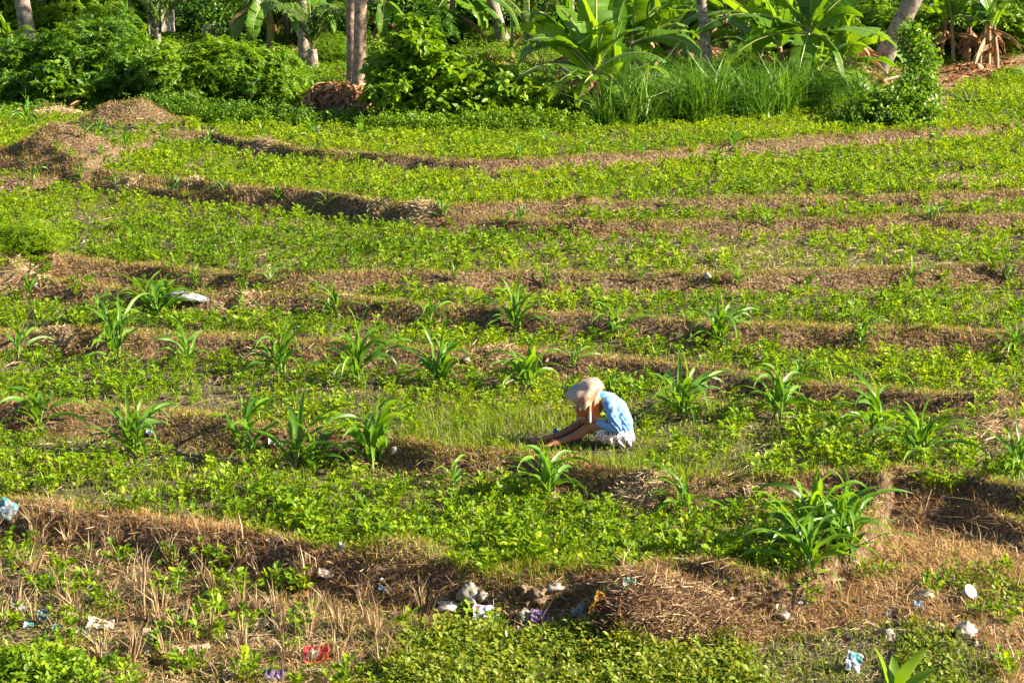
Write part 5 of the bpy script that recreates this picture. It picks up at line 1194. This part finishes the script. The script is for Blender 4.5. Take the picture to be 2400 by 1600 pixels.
for i in range(nu):
    u = i/(nu-1); ph = radians(205)+radians(310)*u           # from the open front, round the near side, the back, to the far side
    near = math.exp(-((((math.degrees(ph))-275)/58)**2)); back = math.exp(-((((math.degrees(ph))-362)/32)**2)); far = math.exp(-(((math.degrees(ph)-450)/60)**2))
    hem = .315+.22*back+.05*far
    for j in range(nv):
        t = j/(nv-1)
        if t < .32:
            q = t/.32*pi/2; x = -.275+.128*sin(q)*cos(ph); y = -.02+.112*sin(q)*sin(ph); z = .628+.128*cos(q)
        else:
            k = (t-.32)/.68; z = .628+(hem-.628)*k
            ex, cx = .128+.028*k, -.275-.03*sstep(0, .5, k); x = cx+ex*cos(ph)*(1-.0*k); y = -.02+(.112+.07*sstep(0, .8, k))*sin(ph)
            f = (.004+.030*k)*(sin(ph*9.5+1.1)+.6*sin(ph*17+2.0+2*k)); x += f*cos(ph)*.8; y += f*sin(ph)
            x += .02*k*near
            z += .012*sin(ph*5)*k
        V.append((x, y, z)); UV.append((u*1.15 % 1.16, t, .0))
Q = [(i*nv+j, (i+1)*nv+j, (i+1)*nv+j+1, i*nv+j+1) for i in range(nu-1) for j in range(nv-1)]
tw = mesh_obj('towel', V, Q, TM, body, uv=UV, smooth=True); sd = tw.modifiers.new('thickness', 'SOLIDIFY'); sd.thickness = .007; sd.offset = 1
# upper fold of the towel: brim over the face and a hanging triangular corner
A, B, C_ = np.array([-.125, -.06, .665]), np.array([-.575, -.02, .565]), np.array([-.36, -.20, .455]); ctr = np.array([-.28, -.02, .60])
V, UV = [], []; nu, nv = 56, 30
for i in range(nu):
    s_ = i/(nu-1); x = B[0]+(A[0]-B[0])*s_
    topz = .565+(.770-.565)*math.sin(min(1, s_*1.28)*pi/2)**.9-(.10*max(0, (s_-.78)/.22)**2); T_ = np.array([x, .05-.03*s_, topz])
    if s_ < .5: bot = B+(C_-B)*(s_/.5)**1.1
    else: bot = C_+(A-C_)*((s_-.5)/.5)**1.0
    bot = bot+np.array([0, 0, .03*sin(s_*pi)*0])
    for j in range(nv):
        t = j/(nv-1); p = T_*(1-t)+bot*t
        bul = sin(t*pi)*.05+.09*sin(t*pi*.55)*sin(s_*pi); p = p+np.array([0, -bul*.8, bul*.35*(1-t)])
        d = p-ctr; L_ = np.linalg.norm(d/np.array([1, .92, 1]))
        if L_ < .150: p = ctr+d*(.150/L_)
        p = p+np.array([0, -1, .2])*(.012*sin(s_*19+t*4)*t+.010*sin(s_*7+t*9))
        V.append(p); UV.append((.3*s_+.1, .2+.2*t, t*math.exp(-((s_-.55)/.25)**2)))
Q = [(i*nv+j, i*nv+j+1, (i+1)*nv+j+1, (i+1)*nv+j) for i in range(nu-1) for j in range(nv-1)]
fl = mesh_obj('towel_flap', V, Q, TM, tw, uv=UV, smooth=True); sd = fl.modifiers.new('thickness', 'SOLIDIFY'); sd.thickness = .007
# blue cloth spread on the far side of the legs
def sheet(name, w, h, amp, seed, mat, loc, rot, parent=None, n=22, curl=0.0, uv=True):
    U, W_ = np.meshgrid(np.linspace(0, 1, n), np.linspace(0, 1, n)); x = (U-.5)*w; y = (W_-.5)*h
    z = amp*(np.abs(fbm(U*3.1+seed, W_*3.1, seed)-.5)*3+.5*fbm(U*9, W_*9, seed+2))-amp+curl*(x/w*2)**2*h*.4
    e = (fbm(U*5+seed, W_*5, seed+9)-.5)*.18; x = x*(1+e); y = y*(1-e)
    idx = np.arange(n*n).reshape(n, n); Q = np.stack([idx[:-1, :-1], idx[:-1, 1:], idx[1:, 1:], idx[1:, :-1]], -1).reshape(-1, 4)
    o = mesh_obj(name, np.stack([x, y, z], -1), Q, mat, parent, uv=np.stack([U, W_, U*0], -1).reshape(-1, 3), smooth=True)
    o.location = loc; o.rotation_euler = rot; s = o.modifiers.new('thickness', 'SOLIDIFY'); s.thickness = .0025; return o
M['blue_cloth'] = noisy_mat('blue_cloth', [(.35, (.02, .10, .32)), (.6, (.05, .22, .48)), (.75, (.03, .03, .08))], 12, .8, .4)
tag(sheet('cloth', .30, .20, .07, 3, M['blue_cloth'], PP+Vector((-.50, .17, .07)), (.35, .1, .2)), 'dark blue cloth lying on the grass behind the seated person\'s shins', 'cloth')
# ------------------------------------------------------------------ rubbish, sacks, odds and ends
def plastic(name, stops, trans=.35, rough=.3, scale=7, const=False, spec=.5):
    m, N, L = newmat(name); at = N.new('ShaderNodeTexCoord'); n = N.new('ShaderNodeTexNoise'); n.inputs['Scale'].default_value = scale; n.inputs['Detail'].default_value = 3; L.new(at.outputs['Object'], n.inputs[0])
    r = ramp(N, stops); L.new(n.outputs[0], r.inputs[0])
    if const: r.color_ramp.interpolation = 'CONSTANT'
    p = N.new('ShaderNodeBsdfPrincipled'); p.inputs['Roughness'].default_value = rough; p.inputs['Specular IOR Level'].default_value = spec; L.new(r.outputs[0], p.inputs['Base Color'])
    t = N.new('ShaderNodeBsdfTranslucent'); L.new(r.outputs[0], t.inputs[0]); ms = N.new('ShaderNodeMixShader'); ms.inputs[0].default_value = trans; L.new(p.outputs[0], ms.inputs[1]); L.new(t.outputs[0], ms.inputs[2])
    o = N.new('ShaderNodeOutputMaterial'); L.new(ms.outputs[0], o.inputs[0]); return m
M['bag_white'] = plastic('dirty_white_plastic', [(.35, (.20, .17, .14)), (.55, (.40, .36, .32)), (.75, (.56, .52, .49))])
M['bag_grey'] = plastic('grey_woven_plastic', [(.35, (.26, .26, .29)), (.6, (.40, .40, .44)), (.75, (.50, .49, .52))], .2, .5)
M['bag_clear'] = plastic('murky_plastic', [(.35, (.20, .19, .15)), (.6, (.40, .39, .32)), (.8, (.62, .60, .55))], .4, .2)
M['paper'] = plastic('old_paper', [(.35, (.40, .32, .25)), (.65, (.62, .54, .46))], .1, .8, spec=.2)
M['wood_scrap'] = noisy_mat('weathered_wood', [(.3, (.26, .19, .13)), (.7, (.5, .4, .3))], 5, .9, .6, stretch=(1, 9, 9))
M['purple'] = plastic('purple_print', [(0, (.11, .04, .20)), (.42, (.28, .34, .45)), (.5, (.42, .42, .42)), (.60, (.36, .18, .16)), (.66, (.10, .25, .30))], .15, .3, 9, True)
M['violet'] = plastic('violet_plastic', [(.35, (.10, .06, .17)), (.65, (.22, .16, .30))], .3)
M['amber'] = plastic('amber_plastic', [(.35, (.22, .10, .01)), (.65, (.50, .29, .03))], .4)
M['green_print'] = plastic('green_print', [(0, (.03, .22, .12)), (.42, (.03, .22, .12)), (.46, (.4, .42, .38)), (.62, (.2, .14, .1))], .1, .4, 14, True)
M['teal'] = plastic('teal_print', [(0, (.07, .30, .30)), (.45, (.34, .38, .42)), (.58, (.08, .14, .28)), (.64, (.38, .37, .36))], .25, .4, 10, True)
M['blue_pl'] = plastic('blue_plastic', [(.3, (.05, .09, .18)), (.7, (.09, .22, .38))], .2)
M['lid'] = plastic('lid_plastic', [(.3, (.44, .41, .39)), (.7, (.56, .53, .50))], .15, .5)
def red_print():
    m, N, L = newmat('red_wrapper_print'); at = N.new('ShaderNodeAttribute'); at.attribute_name = 'cloth'; sp = N.new('ShaderNodeSeparateXYZ'); L.new(at.outputs['Vector'], sp.inputs[0])
    def band(src, s):
        q = ramp(N, [(p, (c,)*3) for p, c in s]); q.color_ramp.interpolation = 'CONSTANT'; L.new(src, q.inputs[0]); return q.outputs[0]
    def mul(a, b):
        x = N.new('ShaderNodeMath'); x.operation = 'MULTIPLY'; L.new(a, x.inputs[0]); L.new(b, x.inputs[1]); return x.outputs[0]
    def mix(f, a, b):
        x = N.new('ShaderNodeMixRGB'); L.new(f, x.inputs[0])
        for i, q in ((1, a), (2, b)):
            if isinstance(q, tuple): x.inputs[i].default_value = (*q, 1)
            else: L.new(q, x.inputs[i])
        return x.outputs[0]
    n = N.new('ShaderNodeTexNoise'); n.inputs['Scale'].default_value = 8; L.new(at.outputs['Vector'], n.inputs['Vector'])
    wh = mul(mul(band(sp.outputs[0], [(0, 0), (.10, 1), (.55, 0)]), band(sp.outputs[1], [(0, 0), (.3, 1), (.85, 0)])), band(n.outputs[0], [(0, 0), (.46, 1)]))
    c = mix(wh, (.62, .03, .03), (.75, .68, .66))
    bl = mul(mul(band(sp.outputs[0], [(0, 0), (.42, 1), (.62, 0)]), band(sp.outputs[1], [(0, 0), (.35, 1), (.7, 0)])), band(n.outputs[0], [(0, 1), (.52, 0)]))
    c = mix(bl, c, (.03, .07, .30)); c = mix(mul(band(sp.outputs[0], [(0, 0), (.74, 1), (.93, 0)]), band(sp.outputs[1], [(0, 0), (.15, 1), (.6, 0)])), c, (.70, .33, .05))
    p = N.new('ShaderNodeBsdfPrincipled'); p.inputs['Roughness'].default_value = .3; L.new(c, p.inputs['Base Color']); o = N.new('ShaderNodeOutputMaterial'); L.new(p.outputs[0], o.inputs[0]); return m
M['red_print'] = red_print()
def bag_obj(name, rx, ry, rz, seed, mat, loc, rot=(0, 0, 0), amp=.35, k=26):
    u, v = np.meshgrid(np.linspace(0, 2*pi, k, endpoint=False), np.linspace(0.02, pi-.02, k//2)); n = np.stack([np.sin(v)*np.cos(u), np.sin(v)*np.sin(u), np.cos(v)], -1)
    q = fbm(n[..., 0]*2.2+seed+n[..., 1], n[..., 2]*2.2+n[..., 1]*1.4, seed, 2); cr = np.abs(fbm(n[..., 0]*4+n[..., 1]*3+seed, n[..., 2]*4-n[..., 1]*3, seed+5)-.5)
    r_ = 1+amp*(q-.5)*1.6-cr*amp*1.5; P = n*r_[..., None]*[rx, ry, rz]; P[..., 2] = np.maximum(P[..., 2], -rz*.45)
    h = k//2; Q = [(i*k+j, i*k+(j+1) % k, (i+1)*k+(j+1) % k, (i+1)*k+j) for i in range(h-1) for j in range(k)]
    o = mesh_obj(name, P.reshape(-1, 3), Q, mat, smooth=False); o.location = loc; o.rotation_euler = rot; return o
# (kind, px, py, width px, height px, material, label, yaw)
RUB = [
 ('sack',432,690,100,22,'bag_grey','pale grey plastic sack lying on the bund, left of the middle',.1),
 ('bag',1078,1372,62,50,'bag_clear','murky translucent plastic bag standing on the rubbish, left of the printed purple wrapper',.3),
 ('bag',1108,1378,30,30,'bag_white','crumpled white scrap right of the murky bag',1.0),
 ('wrap',1116,1420,62,44,'purple','purple-edged printed wrapper with pale blue panel, bottom centre',.5),
 ('bag',1203,1425,34,34,'bag_clear','grey translucent bag left of the violet wrapper',.6),
 ('wrap',1238,1425,40,30,'violet','violet plastic wrapper right of the grey translucent bag',.1),
 ('wrap',1205,1452,44,18,'bag_white','creased white sheet below the grey translucent bag',.2),
 ('bag',1275,1362,44,22,'bag_white','dirty white plastic lump right of the dark soil clod',.2),
 ('bag',1335,1395,26,28,'bag_clear','small clear plastic bag left of the dark muddy heap',.2),
 ('wrap',1330,1418,34,16,'teal','torn blue and white wrapper below the small clear bag',.4),
 ('wrap',1375,1400,44,52,'amber','folded amber-yellow plastic sheet against the dark muddy heap',1.1),
 ('wrap',1445,1360,30,28,'green_print','green-bordered printed wrapper stuck on the largest straw heap',.1),
 ('bag',1412,1385,30,26,'bag_clear','smoky plastic bag half buried in the dark muddy heap',.9),
 ('wrap',726,1508,58,40,'red_print','red wrapper with white and blue print, bottom left of centre',-.2),
 ('bag',15,1172,52,48,'teal','turquoise-edged printed bag cut by the left edge, on the brown ridge',-.6),
 ('bag',118,1174,20,12,'bag_white','little white scrap on the brown ridge at left',0),
 ('bag',782,1256,22,26,'bag_white','pinkish white scrap on the brown ridge, left of centre',.6),
 ('wrap',755,1325,46,20,'paper','pale split cane scrap above the stubble, left of centre',.3),
 ('bag',732,1312,16,14,'bag_white','tiny white plastic bit behind the split cane scrap',.3),
 ('bag',38,1392,40,30,'bag_grey','grey crumpled rubbish with pale shell-like plastic at lower left',.2),
 ('wrap',98,1422,24,20,'blue_pl','blue-topped white carton scrap in the stubble at lower left',0),
 ('wrap',66,1442,22,16,'teal','small turquoise scrap in the stubble at lower left',.6),
 ('wrap',130,1448,18,14,'blue_pl','small blue plastic scrap below the blue-topped carton',1.2),
 ('wrap',232,1440,60,22,'paper','torn pale paper strip with a red mark, in the stubble',.4),
 ('wrap',190,1455,36,18,'bag_clear','flattened clear wrapper left of the torn paper strip',.1),
 ('wrap',340,1480,18,60,'wood_scrap','upright grey board scrap in the dark hollow at lower left',.2),
 ('wrap',440,1492,84,14,'wood_scrap','long pale wooden slat lying in the stubble, lower left',.35),
 ('wrap',245,1512,24,16,'bag_white','white card corner in the dark hollow at lower left',.1),
 ('wrap',243,1490,16,12,'green_print','bit of green plastic above the white card corner',.1),
 ('bag',392,1372,34,14,'bag_white','pale mussel-shaped scrap in the middle of the stubble',.1),
 ('bag',640,1440,44,20,'bag_clear','dark clear plastic half hidden in the stubble, left of centre',.3),
 ('wrap',880,1364,20,10,'blue_pl','small bright blue scrap left of the murky bag',.2),
 ('bag',878,1344,20,12,'bag_white','small grey-white scrap behind the bright blue one',.2),
 ('bag',1030,1392,60,24,'paper','pale torn fibre sack remains left of the murky bag',.2),
 ('wrap',630,1555,40,26,'violet','dark violet wrapper cut by the bottom edge, left of centre',.2),
 ('bag',1800,1412,34,18,'bag_white','white crumpled scrap on the brown grass, right of the big heap',.5),
 ('wrap',1835,1398,40,12,'bag_white','thin flattened scrap of white plastic behind the crumpled one',.2),
 ('bag',1955,1392,24,14,'bag_white','small white crumpled scrap, middle of the brown slope',.9),
 ('bag',2120,1362,50,18,'paper','whitish torn rag lying left of the round tub',-.3),
 ('wrap',2185,1345,8,36,'paper','straight pale stick of wood left of the round tub',-.4),
 ('bag',2215,1445,60,40,'paper','shredded cream rag below the round tub',.3),
 ('bag',2240,1480,16,14,'bag_white','little white scrap below the shredded cream rag',.3),
 ('wrap',2110,1395,26,16,'blue_pl','small blue-grey scrap between the torn rag and the shredded rag',.5),
 ('wrap',2050,1415,30,12,'teal','small bluish flattened wrapper in the middle of the brown slope',.2),
 ('bag',2040,1452,34,18,'bag_white','pale pinkish crumpled scrap low on the brown slope',.6),
 ('wrap',2048,1472,30,10,'bag_white','flattened white scrap just below the pinkish one',.2),
 ('wrap',1960,1530,44,40,'teal','faded multicoloured wrapper left of the sapling tip',.7),
 ('bag',1722,1480,12,12,'bag_white','tiny round white scrap in the low green cover',.1),
 ('wrap',2295,1400,34,10,'bag_white','pale strip of plastic right of the round tub',-.6),
 ('bag',1625,640,20,16,'bag_grey','bluish plastic scrap on the bund, right of centre',.2),
 ('bag',187,555,22,16,'bag_grey','small grey plastic scrap in the crop near the feathery bush',.2),
 ('bag',730,298,40,12,'bag_grey','grey plastic scrap at the field edge, upper left of centre',.2),
 ('bag',80,655,16,12,'bag_white','small white scrap on the big straw heap at the left edge',.2),
 ('bag',1072,830,20,14,'bag_white','crumpled whitish scrap beside a corn plant, left of the person',.2),
 ('bag',905,1035,16,22,'bag_white','white plastic scraps on the brown bank left of the person',.2),
 ('wrap',635,1025,36,16,'bag_grey','grey-blue scrap on the brown bank among the corn plants',.3),
 ('wrap',345,1000,18,10,'teal','small turquoise scrap on the brown bank, left',.3),
]
for i, (kd, px, py, wp, hp, mt, lab, yw) in enumerate(RUB):
    P = ground(px, py+hp*.45); m = px2m(P); w_, h_ = wp*m, hp*m
    nm = {'sack': 'plastic_sack'}.get(kd) or ('wooden_slat' if mt == 'wood_scrap' else 'stick' if 'stick' in lab else 'torn_rag' if 'rag' in lab or 'remains' in lab else 'plastic_bag' if kd == 'bag' and 'bag' in lab else 'wrapper' if 'wrapper' in lab else 'scrap')
    cat = {'plastic_sack': 'sack', 'wooden_slat': 'wood scrap', 'stick': 'stick', 'torn_rag': 'rag', 'plastic_bag': 'plastic bag', 'wrapper': 'wrapper', 'scrap': 'litter scrap'}[nm]
    if kd == 'sack':
        o = bag_obj(nm, w_*.5, .16, h_*.55, 3, M[mt], P+Vector((0, 0, h_*.35)), (0, .12, yw), .28, 40)
        r = np.random.default_rng(5); V, Q = tube([(w_*.02, -.1, h_*.5), (w_*.04, -.12, h_*.1), (w_*.42, -.1, -h_*.1)], [.006, .006, .005], 5); mesh_obj('twig', V, Q, M['wood'], o)
    elif kd == 'bag': o = bag_obj(nm, w_*.5, w_*.38, h_*.62, 40+i, M[mt], P+Vector((0, 0, h_*.28)), (0, 0, yw), .55)
    else:
        flat = hp < wp*.75
        tilt = radians(38) if flat else radians(68)
        if mt == 'wood_scrap' or nm == 'stick':
            o = sheet(nm, w_ if wp > hp else w_, h_*1.1 if wp < hp else h_*.9, .006, i, M[mt], P+Vector((0, 0, (h_*.5 if hp > wp else .04))), (tilt, 0, yw)); o.modifiers[0].thickness = .014
        else:
            o = sheet(nm, w_, h_*1.15, .05*min(1, w_/.2), i+3, M[mt], P+Vector((0, 0, .03+h_*.45)), (tilt, yw*.6, yw*.4), curl=.25)
    tag(o, lab, cat, 'rubbish scattered on the slope and bunds')
# shallow round tub tipped on its side
P = ground(2226, 1388); m = px2m(P); R_ = 17.5*m
prof = [(0, 0), (.9, 0), (.97, .04), (1, .12), (1.0, .16), (.95, .16), (.93, .08), (.88, .05)]
root = empty('round_tub', P+Vector((0, -.03, .13))); root.rotation_euler = (radians(50), radians(12), radians(32))
k = 40; V = []; 
def lathe(prof, R, k=40):
    V = [(R*r_*cos(a), R*r_*sin(a), R*z) for r_, z in prof for a in np.linspace(0, 2*pi, k, endpoint=False)]
    Q = [(i*k+j, i*k+(j+1) % k, (i+1)*k+(j+1) % k, (i+1)*k+j) for i in range(len(prof)-1) for j in range(k)]; return V, Q
V, Q = lathe([(.74, -.9), (.78, -.88), (.95, -.02), (.95, .0)], R_); mesh_obj('cup', V, Q, M['bag_clear'], root, smooth=True)
V, Q = lathe([(0.001, .035), (.86, .03), (.9, .07), (1.0, .07), (1.02, .02), (1.0, -.06), (.97, -.06)], R_); mesh_obj('lid', V, Q, M['lid'], root, smooth=True)
tag(root, 'round white lidded tub lying tilted on the brown slope, lower right', 'tub')
# white sacks hung by the young palm
for i, (px, py, wp, hp, lab) in enumerate([(352,45,20,70,'tall white sack hanging left of the young palm stem'),(385,48,28,50,'white sack with a green edge hanging right of the young palm stem')]):
    B = ground(364, 118); dx, dy, dz = ray(px, py); t = (B.y-.25)/dy; m = px2m(B)
    w_, h_ = wp*m, hp*m; c = Vector((dx*t, B.y-.25, CAMZ+dz*t)); root = empty('hanging_sack', c-Vector((0, 0, h_*.5)))
    o = sheet('sack_cloth', w_, h_, .05, 70+i, M['bag_white'], (0, 0, h_*.5), (pi/2, 0, .2), parent=root, curl=.3); o.modifiers[0].thickness = .03
    V, Q = tube([(0, 0, h_), (0, .1, h_+.25), (.0, .25, h_+.5)], [.006, .006, .006], 5); mesh_obj('cord', V, Q, M['wood'], root)
    if i: o2 = sheet('green_edge', .05, h_*.5, .02, 9, M['teal'], (w_*.45, -.02, h_*.75), (pi/2, .35, .2), parent=root)
    tag(root, lab, 'sack', 'white sacks by the young palm')
# dark soil clods among the rubbish
for i, (px, py, wp, hp, lab) in enumerate([(1240,1368,56,28,'knobbly dark soil clod left of the dirty white lump'),(1205,1358,40,18,'small soil clod with straw, right of the murky bag'),(2360,1060,10,10,'x')][:2]):
    P = ground(px, py+8); m = px2m(P); o = bag_obj('soil_clod', wp*.5*m, wp*.4*m, hp*.7*m, 90+i, M['soil_clod'], P, (0, 0, 0), .9, 34); tag(o, lab, 'soil clod', 'soil clods in the rubbish')
# fallen palm frond stem and scattered poles
P = ground(2040, 205); m = px2m(P); V, Q = tube([(-110*m, -.2, .10), (-20*m, 0, .2), (60*m, .1, .42)], [.03, .045, .02], 7)
tag(mesh_obj('fallen_branch', V, Q, M['wood_scrap'], smooth=True, loc=P), 'long pale fallen branch lying across the vine-smothered bush', 'branch')
